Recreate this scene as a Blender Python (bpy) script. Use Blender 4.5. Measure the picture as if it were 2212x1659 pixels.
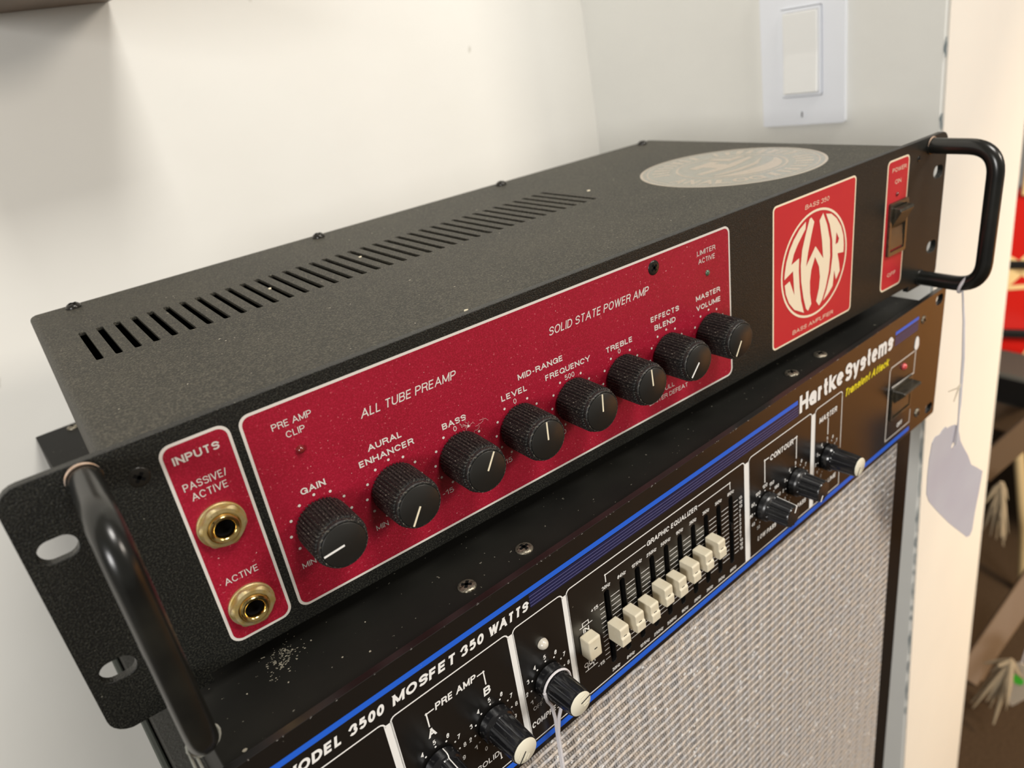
import bpy, bmesh, math, random
from math import sin, cos, pi, radians, atan2, hypot
from mathutils import Matrix, Vector
from mathutils.geometry import tessellate_polygon
random.seed(7)
for o in list(bpy.data.objects): bpy.data.objects.remove(o)
SC = bpy.context.scene
COL = SC.collection
MM = 0.001
H0 = 1050.0            # height of the upper amplifier's base above the floor, mm

# ------------------------------------------------------------------ camera
CAMR = [[0.7938126, -0.5905319, -0.145374], [-0.3603664, -0.264184, -0.8946188], [0.4898954, 0.7625476, -0.4225205]]
CAMC = [23.008, -216.829, 175.095]
FPX = 1618.12
cd = bpy.data.cameras.new('camera')
cam = bpy.data.objects.new('camera', cd); COL.objects.link(cam)
m = Matrix.Identity(4)
for i in range(3):
    m[i][0] = CAMR[0][i]; m[i][1] = -CAMR[1][i]; m[i][2] = -CAMR[2][i]
m[0][3] = CAMC[0]*MM; m[1][3] = CAMC[1]*MM; m[2][3] = (CAMC[2]+H0)*MM
cam.matrix_world = m
cd.sensor_fit = 'HORIZONTAL'; cd.sensor_width = 36.0
cd.lens = FPX/2212*36.0
cd.clip_start = 0.01; cd.clip_end = 50
cd.dof.use_dof = True; cd.dof.focus_distance = 0.285; cd.dof.aperture_fstop = cd.lens/2.3
SC.camera = cam

# ------------------------------------------------------------------ exposure, world, lights
SC.view_settings.view_transform = 'Standard'; SC.view_settings.look = 'None'
SC.view_settings.gamma = 1.0; SC.view_settings.exposure = 0.17
SC.view_settings.use_curve_mapping = False
W = bpy.data.worlds.new('store_light'); SC.world = W; W.use_nodes = True
bg = W.node_tree.nodes['Background']
bg.inputs[0].default_value = (1.0, 0.92, 0.80, 1); bg.inputs[1].default_value = 0.20

def area(name, loc, target, size, power, color, size_y=None):
    l = bpy.data.lights.new(name, 'AREA'); l.energy = power; l.color = color; l.size = size*MM
    if size_y: l.shape = 'RECTANGLE'; l.size_y = size_y*MM
    o = bpy.data.objects.new(name, l); COL.objects.link(o)
    p = Vector((loc[0], loc[1], loc[2]+H0))*MM; t = Vector((target[0], target[1], target[2]+H0))*MM
    o.location = p; o.rotation_euler = (t-p).to_track_quat('-Z', 'Y').to_euler()
    return o
area('ceiling_lamp', (700, -1150, 2050), (300, 200, 0), 700, 38, (1.0, 0.965, 0.905))
area('shop_lamp', (1500, -1500, 900), (600, 100, 0), 400, 14, (1.0, 0.90, 0.78))
area('window_light', (-1700, -1500, 500), (200, 200, -100), 650, 30, (1.0, 0.985, 0.96))
area('reflector_lamp', (1330, -850, 450), (1750, -800, -100), 300, 34, (1.0, 0.80, 0.54))  # added lamp, out of view, brightens the orange reflecting wall

# ------------------------------------------------------------------ materials
def mat(name, color, rough=0.5, metal=0.0, bump=None, speck=None, spec=0.5, mottle=None, alpha=None, coat=0):
    """bump=(scale per mm, strength, distance mm); speck=(scale, threshold, color, softness); mottle=(scale, color2, amount)"""
    mt = bpy.data.materials.new(name); mt.use_nodes = True
    nt = mt.node_tree; n = nt.nodes; L = nt.links
    b = n['Principled BSDF']
    b.inputs['Base Color'].default_value = (*color, 1); b.inputs['Roughness'].default_value = rough
    b.inputs['Metallic'].default_value = metal; b.inputs['Specular IOR Level'].default_value = spec
    if coat: b.inputs['Coat Weight'].default_value = coat; b.inputs['Coat Roughness'].default_value = 0.15
    tc = n.new('ShaderNodeTexCoord'); mp = n.new('ShaderNodeMapping'); mp.inputs['Scale'].default_value = (1000, 1000, 1000)
    L.new(tc.outputs['Object'], mp.inputs['Vector'])
    src = None
    def noise(scale, detail=2, rough_=0.5):
        x = n.new('ShaderNodeTexNoise'); x.inputs['Scale'].default_value = scale; x.inputs['Detail'].default_value = detail
        x.inputs['Roughness'].default_value = rough_
        L.new(mp.outputs[0], x.inputs['Vector']); return x
    def mix(fac, a, c):
        x = n.new('ShaderNodeMix'); x.data_type = 'RGBA'
        L.new(fac, x.inputs[0])
        if a is None: x.inputs[6].default_value = (*color, 1)
        else: L.new(a, x.inputs[6])
        x.inputs[7].default_value = (*c, 1); return x.outputs[2]
    def ramp(fac, p0, p1, v=1.0):
        x = n.new('ShaderNodeMapRange'); L.new(fac, x.inputs[0])
        x.inputs[1].default_value = p0; x.inputs[2].default_value = p1; x.inputs[4].default_value = v; return x.outputs[0]
    for mo in ([mottle] if isinstance(mottle, tuple) else (mottle or [])):
        x = noise(mo[0], 4); lo, hi = mo[3:5] if len(mo) > 3 else (0.35, 0.7); src = mix(ramp(x.outputs[0], lo, hi, mo[2]), src, mo[1])
    for s in ([speck] if isinstance(speck, tuple) else (speck or [])):
        x = noise(s[0], 2); src = mix(ramp(x.outputs[0], s[1], s[1]+s[3]), src, s[2])
    if src: L.new(src, b.inputs['Base Color'])
    if bump:
        x = noise(bump[0], 3); bp = n.new('ShaderNodeBump'); bp.inputs['Strength'].default_value = bump[1]
        bp.inputs['Distance'].default_value = bump[2]*MM
        L.new(x.outputs[0], bp.inputs['Height']); L.new(bp.outputs[0], b.inputs['Normal'])
    mt['nodes'] = 1
    return mt

M = {}
M['wall'] = mat('cream_wall_paint', (0.81, 0.795, 0.75), 0.75, bump=(0.03, 0.25, 1.2), mottle=(0.006, (0.77, 0.75, 0.70), 0.6), speck=(0.035, 0.745, (0.42, 0.40, 0.34), 0.05), spec=0.25)
M['wall2'] = mat('cool_wall_paint', (0.82, 0.812, 0.765), 0.7, bump=(0.05, 0.3, 1.0), mottle=(0.012, (0.78, 0.772, 0.73), 0.7), spec=0.25)
M['wall_end'] = mat('warm_end_paint', (0.82, 0.775, 0.70), 0.7, bump=(0.03, 0.2, 1.0), mottle=(0.008, (0.78, 0.735, 0.665), 0.6), spec=0.25)
M['chip'] = mat('blue_grey_old_paint', (0.20, 0.24, 0.255), 0.8)
M['carpet'] = mat('dark_brown_carpet', (0.045, 0.028, 0.016), 0.95, bump=(0.5, 0.8, 2.0), mottle=(0.25, (0.075, 0.048, 0.028), 0.8), spec=0.1)
M['cover'] = mat('dusty_black_powder_coat', (0.022, 0.021, 0.016), 0.60, bump=(2.0, 1.0, 0.22), mottle=[(0.02, (0.036, 0.033, 0.024), 0.8), (1.5, (0.125, 0.112, 0.084), 0.8, 0.47, 0.68)], speck=[(1.8, 0.68, (0.15, 0.135, 0.105), 0.05), (0.45, 0.755, (0.42, 0.38, 0.30), 0.02)], spec=0.4)
M['panel'] = mat('textured_black_powder_coat', (0.0025, 0.0028, 0.0022), 0.42, bump=(1.7, 1.0, 0.25), mottle=(1.7, (0.030, 0.030, 0.023), 0.85, 0.46, 0.68), speck=[(2.2, 0.64, (0.070, 0.068, 0.055), 0.08), (0.8, 0.745, (0.17, 0.16, 0.13), 0.03)], spec=0.5)
M['rack'] = mat('satin_black_metal', (0.006, 0.0055, 0.005), 0.30, bump=(2.5, 0.12, 0.03), speck=(0.6, 0.765, (0.10, 0.09, 0.07), 0.02), spec=0.95)
M['rackcover'] = mat('scuffed_black_metal', (0.0075, 0.0072, 0.006), 0.6, bump=(1.0, 0.4, 0.06), mottle=(0.03, (0.012, 0.0115, 0.009), 0.9), speck=(0.55, 0.735, (0.16, 0.15, 0.12), 0.02), spec=0.22)
M['dark'] = mat('dark_inside', (0.004, 0.004, 0.004), 0.9, spec=0.1)
M['red'] = mat('red_label_print', (0.275, 0.005, 0.020), 0.42, bump=(3.0, 0.5, 0.05), mottle=[(0.03, (0.23, 0.004, 0.014), 0.7), (1.9, (0.37, 0.010, 0.034), 0.8, 0.45, 0.65)], speck=[(1.0, 0.67, (0.48, 0.09, 0.11), 0.06), (0.9, 0.745, (0.72, 0.45, 0.43), 0.03)], spec=0.45)
M['redlit'] = mat('red_label_print_lit', (0.50, 0.022, 0.028), 0.45, bump=(2.6, 0.3, 0.04), mottle=(0.03, (0.44, 0.015, 0.027), 0.8), spec=0.4)  # lit copy of the label red: warm light on the right-hand labels as colour
M['print'] = mat('silver_white_print', (0.62, 0.58, 0.53), 0.5)
M['cream'] = mat('cream_print', (0.80, 0.68, 0.50), 0.5)
M['white'] = mat('white_print', (0.80, 0.79, 0.76), 0.45)
M['blue'] = mat('blue_print', (0.015, 0.11, 0.62), 0.42, speck=(0.5, 0.76, (0.3, 0.35, 0.5), 0.03))
M['navy'] = mat('navy_print', (0.010, 0.012, 0.055), 0.40)
M['stripe'] = mat('violet_grey_print', (0.13, 0.13, 0.28), 0.45)
M['yellow'] = mat('yellow_print', (0.78, 0.66, 0.02), 0.45)
M['handle'] = mat('black_enamel', (0.006, 0.0065, 0.006), 0.24, bump=(0.6, 0.15, 0.05), mottle=(0.05, (0.022, 0.021, 0.016), 0.6), spec=0.5)
M['knob'] = mat('dusty_black_plastic', (0.008, 0.008, 0.0075), 0.55, bump=(1.8, 0.4, 0.06), speck=[(1.6, 0.56, (0.085, 0.078, 0.062), 0.10), (0.9, 0.71, (0.26, 0.235, 0.19), 0.04)])
M['knobcap'] = mat('matt_black_cap', (0.013, 0.0125, 0.011), 0.38, speck=(1.0, 0.75, (0.08, 0.075, 0.06), 0.03))
M['gloss'] = mat('glossy_black_plastic', (0.008, 0.008, 0.009), 0.16, bump=(1.5, 0.1, 0.03), speck=(1.0, 0.70, (0.05, 0.045, 0.035), 0.06), spec=0.55)
M['ribbed'] = mat('ribbed_dusty_plastic', (0.012, 0.012, 0.0125), 0.3, bump=(1.5, 0.2, 0.04), speck=(1.2, 0.60, (0.05, 0.048, 0.045), 0.15), spec=0.6)
M['brass'] = mat('tarnished_brass', (0.42, 0.30, 0.10), 0.5, 0.6, bump=(2.2, 0.8, 0.07), mottle=(0.35, (0.50, 0.43, 0.26), 0.9), speck=(1.4, 0.66, (0.16, 0.11, 0.04), 0.1))
M['brassring'] = mat('polished_brass', (0.80, 0.60, 0.24), 0.16, 1.0, mottle=(0.4, (0.6, 0.42, 0.15), 0.6))
M['steel'] = mat('worn_zinc_screw', (0.30, 0.27, 0.21), 0.38, 0.8, bump=(1.5, 0.8, 0.15), speck=(1.2, 0.53, (0.06, 0.048, 0.03), 0.15))
M['screw'] = mat('black_screw', (0.020, 0.018, 0.015), 0.25, 0.3, bump=(1.5, 0.4, 0.06))
M['capw'] = mat('aged_cream_plastic', (0.66, 0.60, 0.46), 0.45, bump=(1.0, 0.1, 0.05), mottle=(0.18, (0.62, 0.54, 0.38), 0.7), speck=(0.7, 0.72, (0.38, 0.24, 0.10), 0.06))
M['knobw'] = mat('ivory_plastic', (0.70, 0.66, 0.53), 0.4)
M['ledclear'] = mat('milky_led_lens', (0.55, 0.50, 0.42), 0.2, coat=0.5, mottle=(0.4, (0.68, 0.64, 0.55), 0.7))
M['ledred'] = mat('red_led_lens', (0.55, 0.06, 0.06), 0.2, coat=0.6)
M['leddark'] = mat('dark_red_led_lens', (0.16, 0.012, 0.012), 0.15, coat=0.6)
M['ledgreen'] = mat('dark_green_led_lens', (0.07, 0.11, 0.07), 0.15, coat=0.6)
M['pointer'] = mat('ivory_pointer', (0.78, 0.70, 0.52), 0.4)
M['rocker'] = mat('rocker_black', (0.022, 0.018, 0.012), 0.24, spec=0.9, mottle=(0.3, (0.06, 0.048, 0.03), 0.7))
M['wplast'] = mat('white_switch_plastic', (0.86, 0.885, 0.94), 0.35)
M['wrock'] = mat('ivory_switch_plastic', (0.88, 0.88, 0.86), 0.22)
M['tolex'] = mat('dark_grey_tolex', (0.055, 0.055, 0.050), 0.6, bump=(0.7, 1.0, 0.3), speck=(0.8, 0.62, (0.10, 0.10, 0.095), 0.1))
M['trimg'] = mat('green_grey_edge_trim', (0.055, 0.065, 0.055), 0.5, bump=(0.5, 0.3, 0.2))
M['blackwood'] = mat('black_frame', (0.006, 0.006, 0.006), 0.5, spec=0.3)
M['tagc'] = mat('lavender_card', (0.50, 0.47, 0.52), 0.8, mottle=(0.02, (0.55, 0.54, 0.57), 0.8), spec=0.2)
M['string'] = mat('white_cotton_string', (0.66, 0.63, 0.64), 0.9, bump=(1.5, 0.8, 0.2))
M['copper'] = mat('bare_coppery_edge', (0.42, 0.27, 0.17), 0.5, 0.3, mottle=(0.5, (0.5, 0.42, 0.36), 0.8))
M['tan'] = mat('tan_metal_tube', (0.20, 0.13, 0.078), 0.45)
M['wood'] = mat('brown_board', (0.20, 0.135, 0.085), 0.6, mottle=(0.02, (0.13, 0.085, 0.052), 0.7))
M['gred'] = mat('guitar_red', (0.55, 0.014, 0.010), 0.2, coat=0.5)
M['gcream'] = mat('guitar_cream', (0.80, 0.60, 0.30), 0.3)
M['bluegrey'] = mat('pale_cord', (0.30, 0.24, 0.16), 0.8)
M['green'] = mat('green_dot', (0.10, 0.75, 0.05), 0.6)
M['tagw'] = mat('white_card', (0.72, 0.62, 0.48), 0.8)
M['pcb'] = mat('circuit_board', (0.020, 0.026, 0.020), 0.7, mottle=(0.06, (0.045, 0.05, 0.045), 0.9), speck=(0.5, 0.68, (0.12, 0.13, 0.12), 0.03))
M['tube'] = mat('pale_green_part', (0.20, 0.26, 0.22), 0.5)

def sticker_mat():
    mt = mat('faded_round_sticker', (0.27, 0.265, 0.225), 0.26, mottle=(0.05, (0.29, 0.27, 0.225), 0.7), spec=0.6); return mt
M['sticker'] = sticker_mat()
M['stickerink'] = mat('sticker_pink_ink', (0.41, 0.345, 0.27), 0.28, spec=0.6)

def grille_mat():
    mt = bpy.data.materials.new('silver_grille_cloth'); mt.use_nodes = True
    nt = mt.node_tree; n = nt.nodes; L = nt.links; b = n['Principled BSDF']
    tc = n.new('ShaderNodeTexCoord'); sp = n.new('ShaderNodeSeparateXYZ'); L.new(tc.outputs['Object'], sp.inputs[0])
    def mth(op, a, bb=None, c=None):
        x = n.new('ShaderNodeMath'); x.operation = op
        for i, v in enumerate((a, bb, c)):
            if v is None: continue
            if isinstance(v, (int, float)): x.inputs[i].default_value = v
            else: L.new(v, x.inputs[i])
        return x.outputs[0]
    X = mth('MULTIPLY', sp.outputs[0], 1000); Z = mth('MULTIPLY', sp.outputs[2], 1000)
    PX, PZ = 11.8, 5.5
    def nz(sc, amp):
        q = n.new('ShaderNodeTexNoise'); q.inputs['Scale'].default_value = sc; q.inputs['Detail'].default_value = 2
        L.new(tc.outputs['Object'], q.inputs['Vector']); return mth('MULTIPLY', mth('SUBTRACT', q.outputs[0], 0.5), amp)
    def sat(v): 
        q = n.new('ShaderNodeClamp'); L.new(v, q.inputs[0]); return q.outputs[0]
    Xj = mth('ADD', X, nz(60, 1.6))
    row = mth('ADD', mth('MULTIPLY', mth('ADD', Z, mth('MULTIPLY', X, -0.03)), 2*pi/PZ), nz(110, 2.6))
    c = mth('ADD', mth('MULTIPLY', mth('COSINE', row), 0.5), 0.5)
    cordm = sat(mth('MULTIPLY', mth('SUBTRACT', c, 0.35), 3.2))                  # thick soft cords
    hatch = mth('ADD', mth('MULTIPLY', mth('SINE', mth('ADD', mth('MULTIPLY', Xj, 2*pi/1.35), mth('MULTIPLY', Z, 1.4))), 0.5), 0.5)
    seam = mth('POWER', mth('ABSOLUTE', mth('SINE', row)), 6)                    # narrow dark joints beside every cord
    pair = mth('POWER', mth('ADD', mth('MULTIPLY', mth('COSINE', mth('MULTIPLY', mth('ADD', Xj, 1.8), 2*pi/PX)), 0.5), 0.5), 4)
    pair2 = mth('POWER', mth('ABSOLUTE', mth('COSINE', mth('MULTIPLY', mth('ADD', Xj, 0.6), pi/3.93))), 4)
    gap = mth('SUBTRACT', mth('ADD', 0.40, mth('MULTIPLY', hatch, 0.40)), mth('ADD', mth('MULTIPLY', pair, 0.24), mth('MULTIPLY', pair2, 0.12)))
    cordv = mth('ADD', mth('SUBTRACT', mth('ADD', 0.86, mth('MULTIPLY', hatch, 0.08)), mth('MULTIPLY', pair2, 0.16)), nz(420, 0.35))
    body = mth('ADD', mth('MULTIPLY', cordv, cordm), mth('MULTIPLY', gap, mth('SUBTRACT', 1.0, cordm)))
    body = mth('SUBTRACT', body, mth('MULTIPLY', mth('MULTIPLY', seam, 0.30), mth('ADD', 0.45, mth('MULTIPLY', hatch, 0.55))))
    th = None
    for sh in (0.0, 1.35, -1.1):
        t_ = mth('POWER', mth('ABSOLUTE', mth('COSINE', mth('MULTIPLY', mth('ADD', Xj, sh), pi/PX))), 420)
        t_ = mth('MULTIPLY', t_, 0.95 if sh == 0 else 0.8); th = t_ if th is None else mth('MAXIMUM', th, t_)
    h = mth('MAXIMUM', body, th)
    cr = n.new('ShaderNodeValToRGB'); e = cr.color_ramp.elements
    e[0].position = 0.05; e[0].color = (0.055, 0.052, 0.050, 1); e[1].position = 0.9; e[1].color = (0.80, 0.745, 0.69, 1)
    k = e.new(0.5); k.color = (0.40, 0.37, 0.335, 1)
    L.new(h, cr.inputs[0])
    # tint patches of blue-grey / warm
    n2 = n.new('ShaderNodeTexNoise'); n2.inputs['Scale'].default_value = 260; L.new(tc.outputs['Object'], n2.inputs['Vector'])
    mx = n.new('ShaderNodeMix'); mx.data_type = 'RGBA'; mx.blend_type = 'MULTIPLY'; mx.inputs[0].default_value = 0.8
    c2 = n.new('ShaderNodeValToRGB'); g = c2.color_ramp.elements
    g[0].position = 0.35; g[0].color = (0.82, 0.88, 0.98, 1); g[1].position = 0.65; g[1].color = (1.0, 0.93, 0.85, 1)
    L.new(n2.outputs[0], c2.inputs[0]); L.new(cr.outputs[0], mx.inputs[6]); L.new(c2.outputs[0], mx.inputs[7])
    L.new(mx.outputs[2], b.inputs['Base Color'])
    b.inputs['Roughness'].default_value = 0.5; b.inputs['Specular IOR Level'].default_value = 0.4
    bp = n.new('ShaderNodeBump'); bp.inputs['Distance'].default_value = 0.0012; bp.inputs['Strength'].default_value = 0.8
    L.new(h, bp.inputs['Height']); L.new(bp.outputs[0], b.inputs['Normal'])
    return mt
M['grille'] = grille_mat()

# ------------------------------------------------------------------ mesh helpers (all in mm)
class MB:
    def __init__(s): s.v = []; s.f = []
    def add(s, vs, fs):
        k = len(s.v); s.v += [tuple(p) for p in vs]; s.f += [tuple(i+k for i in f) for f in fs]; return s
    def box(s, x0, x1, y0, y1, z0, z1):
        return s.add([(x0,y0,z0),(x1,y0,z0),(x1,y1,z0),(x0,y1,z0),(x0,y0,z1),(x1,y0,z1),(x1,y1,z1),(x0,y1,z1)],
                     [(0,3,2,1),(4,5,6,7),(0,1,5,4),(1,2,6,5),(2,3,7,6),(3,0,4,7)])
    def plate(s, loops, a0, a1, ax='y'):
        """extrude 2D loops (outer first, then holes) between a0 and a1 along ax; y: (x,z) loops, z: (x,y), x: (y,z)"""
        def f(p, a):
            if ax == 'y': return (p[0], a, p[1])
            if ax == 'z': return (p[0], p[1], a)
            return (a, p[0], p[1])
        pts = [p for l in loops for p in l]; n = len(pts)
        tr = tessellate_polygon([[Vector((p[0], p[1], 0)) for p in l] for l in loops])
        V = [f(p, a0) for p in pts]; F = [tuple(t) for t in tr]
        if a1 is not None:
            V += [f(p, a1) for p in pts]; F += [(t[2]+n, t[1]+n, t[0]+n) for t in tr]
            k = 0
            for l in loops:
                m_ = len(l)
                for i in range(m_):
                    a, b_ = k+i, k+(i+1) % m_
                    F.append((a, b_, b_+n, a+n))
                k += m_
        return s.add(V, F)
    def lathe(s, prof, c, ax='-y', seg=32, mod=None, close=True):
        """prof = [(r, h)], h along axis from c; mod(angle, i) scales the radius"""
        V = []; F = []
        for i, (r, h) in enumerate(prof):
            for j in range(seg):
                a = 2*pi*j/seg; rr = r*(mod(a, i) if mod else 1)
                if ax == '-y': V.append((c[0]+rr*cos(a), c[1]-h, c[2]+rr*sin(a)))
                elif ax == 'z': V.append((c[0]+rr*cos(a), c[1]+rr*sin(a), c[2]+h))
        for i in range(len(prof)-1):
            for j in range(seg):
                a, b_ = i*seg+j, i*seg+(j+1) % seg
                F.append((a, b_, b_+seg, a+seg))
        if close:
            F.append(tuple(range((len(prof)-1)*seg, len(prof)*seg)))
        return s.add(V, F)
    def tube(s, pts, r, seg=12, caps=True):
        P = [Vector(p) for p in pts]; V = []; F = []; n = len(P)
        rs = r if isinstance(r, (list, tuple)) else [r]*n
        t0 = (P[1]-P[0]).normalized(); up = Vector((0, 0, 1)) if abs(t0.z) < 0.9 else Vector((1, 0, 0))
        nn = t0.cross(up).normalized()
        for i in range(n):
            t = (P[min(i+1, n-1)]-P[max(i-1, 0)]).normalized()
            nn = (nn-t*nn.dot(t)).normalized(); bb = t.cross(nn)
            for j in range(seg):
                a = 2*pi*j/seg; V.append(P[i]+(nn*cos(a)+bb*sin(a))*rs[i])
        for i in range(n-1):
            for j in range(seg):
                a, b_ = i*seg+j, i*seg+(j+1) % seg; F.append((a, b_, b_+seg, a+seg))
        if caps: F += [tuple(range(seg))[::-1], tuple(range((n-1)*seg, n*seg))]
        return s.add(V, F)
    def build(s, name, mt, parent=None, smooth=False, bevel=0, label=None, mw=None, kind=None, seg=2, ang=40):
        me = bpy.data.meshes.new(name)
        me.from_pydata([(x*MM, y*MM, z*MM) for x, y, z in s.v], [], s.f)
        bm = bmesh.new(); bm.from_mesh(me); bmesh.ops.recalc_face_normals(bm, faces=bm.faces); bm.to_mesh(me); bm.free()
        me.materials.append(M[mt] if isinstance(mt, str) else mt)
        o = bpy.data.objects.new(name, me); COL.objects.link(o)
        if smooth:
            for p in me.polygons: p.use_smooth = True
            me.set_sharp_from_angle(angle=radians(ang))
        if bevel:
            b = o.modifiers.new('bevel', 'BEVEL'); b.width = bevel*MM; b.segments = seg; b.limit_method = 'ANGLE'; b.angle_limit = radians(40)
        if parent: o.parent = parent
        if mw is not None: o.matrix_world = mw
        if label: o['label'] = label
        if kind: o['kind'] = kind
        return o

def rrect(x0, x1, z0, z1, r, n=6, rs=None):
    """rounded rectangle; rs = radii (bl, br, tr, tl)"""
    rs = rs or (r, r, r, r); out = []
    for (cx, cz, a0, q) in ((x0, z0, pi, 0), (x1, z0, 1.5*pi, 1), (x1, z1, 0, 2), (x0, z1, pi/2, 3)):
        rr = rs[q]
        sx = 1 if q in (0, 3) else -1; sz = 1 if q in (0, 1) else -1
        if rr <= 0: out.append((cx, cz)); continue
        for i in range(n+1):
            a = a0+pi/2*i/n; out.append((cx+sx*rr+rr*cos(a), cz+sz*rr+rr*sin(a)))
    return out
def circ(cx, cz, r, n=32, ph=0): return [(cx+r*cos(ph+2*pi*i/n), cz+r*sin(ph+2*pi*i/n)) for i in range(n)]
def line(p, q, w):
    dx, dz = q[0]-p[0], q[1]-p[1]; l = hypot(dx, dz); ux, uz = dx/l*w/2, dz/l*w/2
    return [(p[0]-ux+uz, p[1]-uz-ux), (q[0]+ux+uz, q[1]+uz-ux), (q[0]+ux-uz, q[1]+uz+ux), (p[0]-ux-uz, p[1]-uz+ux)]
def arc_path(pts, r, n=6):
    """3D polyline with rounded corners"""
    P = [Vector(p) for p in pts]; out = [P[0]]
    for i in range(1, len(P)-1):
        a = (P[i-1]-P[i]).normalized(); b_ = (P[i+1]-P[i]).normalized()
        for k in range(n+1):
            t = k/n; p = P[i]+a*r*(1-t)**2+b_*r*t**2; out.append(p)
    out.append(P[-1]); return out

def arc(cx, cy, rx, ry, a0, a1, n=None):
    n = n or max(4, int(abs(a1-a0)/16))
    return [(cx+rx*cos(radians(a0+(a1-a0)*i/n)), cy+ry*sin(radians(a0+(a1-a0)*i/n))) for i in range(n+1)]
O_ = arc(.5, .5, .5, .5, 90, 450, 26)
ND = [(0, .46)]+arc(.5, .46, .5, .27, 180, 90)[0:0]
# letter skeletons on a unit cap height: (relative width, strokes)
GL = {
 'A': (.80, [[(0,0),(.5,1),(1,0)], [(.19,.33),(.81,.33)]]),
 'B': (.66, [[(.5,.53),(0,.53),(0,1),(.6,1)]+arc(.6,.765,.34,.235,90,-90)[1:]+[(.5,.53)], [(0,.53),(0,0),(.62,0)]+arc(.62,.265,.38,.265,-90,90)[1:]+[(.45,.53)]]),
 'C': (.76, [arc(.5,.5,.5,.5,40,320)]),
 'D': (.70, [[(0,0),(0,1),(.42,1)]+arc(.42,.5,.58,.5,90,-90)[1:]+[(0,0)]]),
 'E': (.58, [[(1,1),(0,1),(0,0),(1,0)], [(0,.52),(.92,.52)]]),
 'F': (.54, [[(1,1),(0,1),(0,0)], [(0,.5),(.88,.5)]]),
 'G': (.80, [arc(.5,.5,.5,.5,42,345)+[(1,.46),(.56,.46)], [(1,.46),(1,0)]]),
 'H': (.68, [[(0,0),(0,1)], [(1,0),(1,1)], [(0,.52),(1,.52)]]),
 'I': (.001, [[(0,0),(0,1)]]),
 'K': (.70, [[(0,0),(0,1)], [(1,1),(0,.34)], [(.34,.58),(1,0)]]),
 'L': (.52, [[(0,1),(0,0),(1,0)]]),
 'M': (.84, [[(0,0),(0,1),(.5,.06),(1,1),(1,0)]]),
 'N': (.70, [[(0,0),(0,1),(1,0),(1,1)]]),
 'O': (.80, [O_]),
 'P': (.64, [[(0,0),(0,1),(.58,1)]+arc(.58,.73,.42,.27,90,-90)[1:]+[(0,.46)]]),
 'Q': (.80, [O_, [(.62,.24),(1,-.02)]]),
 'R': (.68, [[(0,0),(0,1),(.58,1)]+arc(.58,.75,.40,.25,90,-90)[1:]+[(0,.5)], [(.55,.5),(.86,.42),(.92,.12),(1,0)]]),
 'S': (.66, [arc(.5,.755,.45,.245,28,262)+arc(.5,.265,.5,.265,82,-154)]),
 'T': (.64, [[(0,1),(1,1)], [(.5,1),(.5,0)]]),
 'U': (.68, [[(0,1),(0,.34)]+arc(.5,.34,.5,.34,180,360)[1:]+[(1,1)]]),
 'V': (.74, [[(0,1),(.5,0),(1,1)]]),
 'W': (1.05, [[(0,1),(.26,0),(.5,1),(.74,0),(1,1)]]),
 'X': (.70, [[(0,0),(1,1)], [(0,1),(1,0)]]),
 'Y': (.72, [[(0,1),(.5,.42),(1,1)], [(.5,.42),(.5,0)]]),
 'Z': (.62, [[(0,1),(1,1),(0,0),(1,0)]]),
 '/': (.30, [[(0,0),(1,1)]]), '-': (.34, [[(0,.4),(1,.4)]]), '+': (.5, [[(0,.42),(1,.42)], [(.5,.14),(.5,.7)]]),
 '0': (.52, [O_]),
 '1': (.26, [[(0,.76),(.95,.97)], [(1,0),(1,1)]]),
 '2': (.54, [arc(.5,.72,.48,.28,170,-30)+[(0,0),(1,0)]]),
 '3': (.56, [arc(.47,.76,.43,.24,150,-75), arc(.47,.265,.53,.265,80,-150)]),
 '4': (.58, [[(.76,0),(.76,1),(0,.27),(1,.27)]]),
 '5': (.54, [[(.92,1),(.16,1),(.07,.48)]+arc(.48,.32,.52,.32,138,-148)]),
 '6': (.54, [arc(.5,.31,.5,.31,180,540,22), [(0,.31),(.02,.55)]+arc(.55,.55,.53,.45,165,35)]),
 '7': (.52, [[(0,1),(1,1),(.34,0)]]),
 '8': (.54, [arc(.5,.76,.44,.24,90,450,20), arc(.5,.265,.5,.265,90,450,20)]),
 '9': (.54, [arc(.5,.69,.5,.31,0,360,22), [(1,.69),(.98,.45)]+arc(.45,.45,.53,.45,-15,-145)]),
 'a': (.54, [arc(.45,.21,.45,.21,0,360,18), arc(.48,.5,.5,.23,160,0)+[(.98,0)]]),
 'c': (.52, [arc(.5,.365,.5,.365,42,318)]),
 'e': (.56, [[(.04,.38),(.97,.38)], arc(.5,.365,.5,.365,-4,318)]),
 'i': (.001, [[(0,0),(0,.73)], [(0,.9),(0,1)]]),
 'k': (.52, [[(0,0),(0,1)], [(.95,.73),(0,.24)], [(.34,.42),(1,0)]]),
 'm': (.92, [[(0,0),(0,.73)], [(0,.48)]+arc(.25,.48,.25,.25,180,0)[1:]+[(.5,0)], [(.5,.48)]+arc(.75,.48,.25,.25,180,0)[1:]+[(1,0)]]),
 'n': (.54, [[(0,0),(0,.73)], [(0,.44)]+arc(.5,.44,.5,.29,180,0)[1:]+[(1,0)]]),
 'r': (.29, [[(0,0),(0,.73)], [(0,.42)]+arc(1,.42,1,.31,180,92)[1:]]),
 's': (.52, [[(x, y*.73) for x, y in arc(.5,.755,.45,.245,28,262)+arc(.5,.265,.5,.265,82,-154)]]),
 't': (.40, [[(.42,.93),(.42,.14),(.6,.01),(1,0)], [(-.12,.68),(1.05,.68)]]),
 'y': (.54, [[(0,.73),(.52,.02)], [(1,.73),(.5,-.14),(.3,-.24),(.05,-.25)]]),
 'z': (.46, [[(0,.73),(1,.73),(0,0),(1,0)]]),
}
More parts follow.
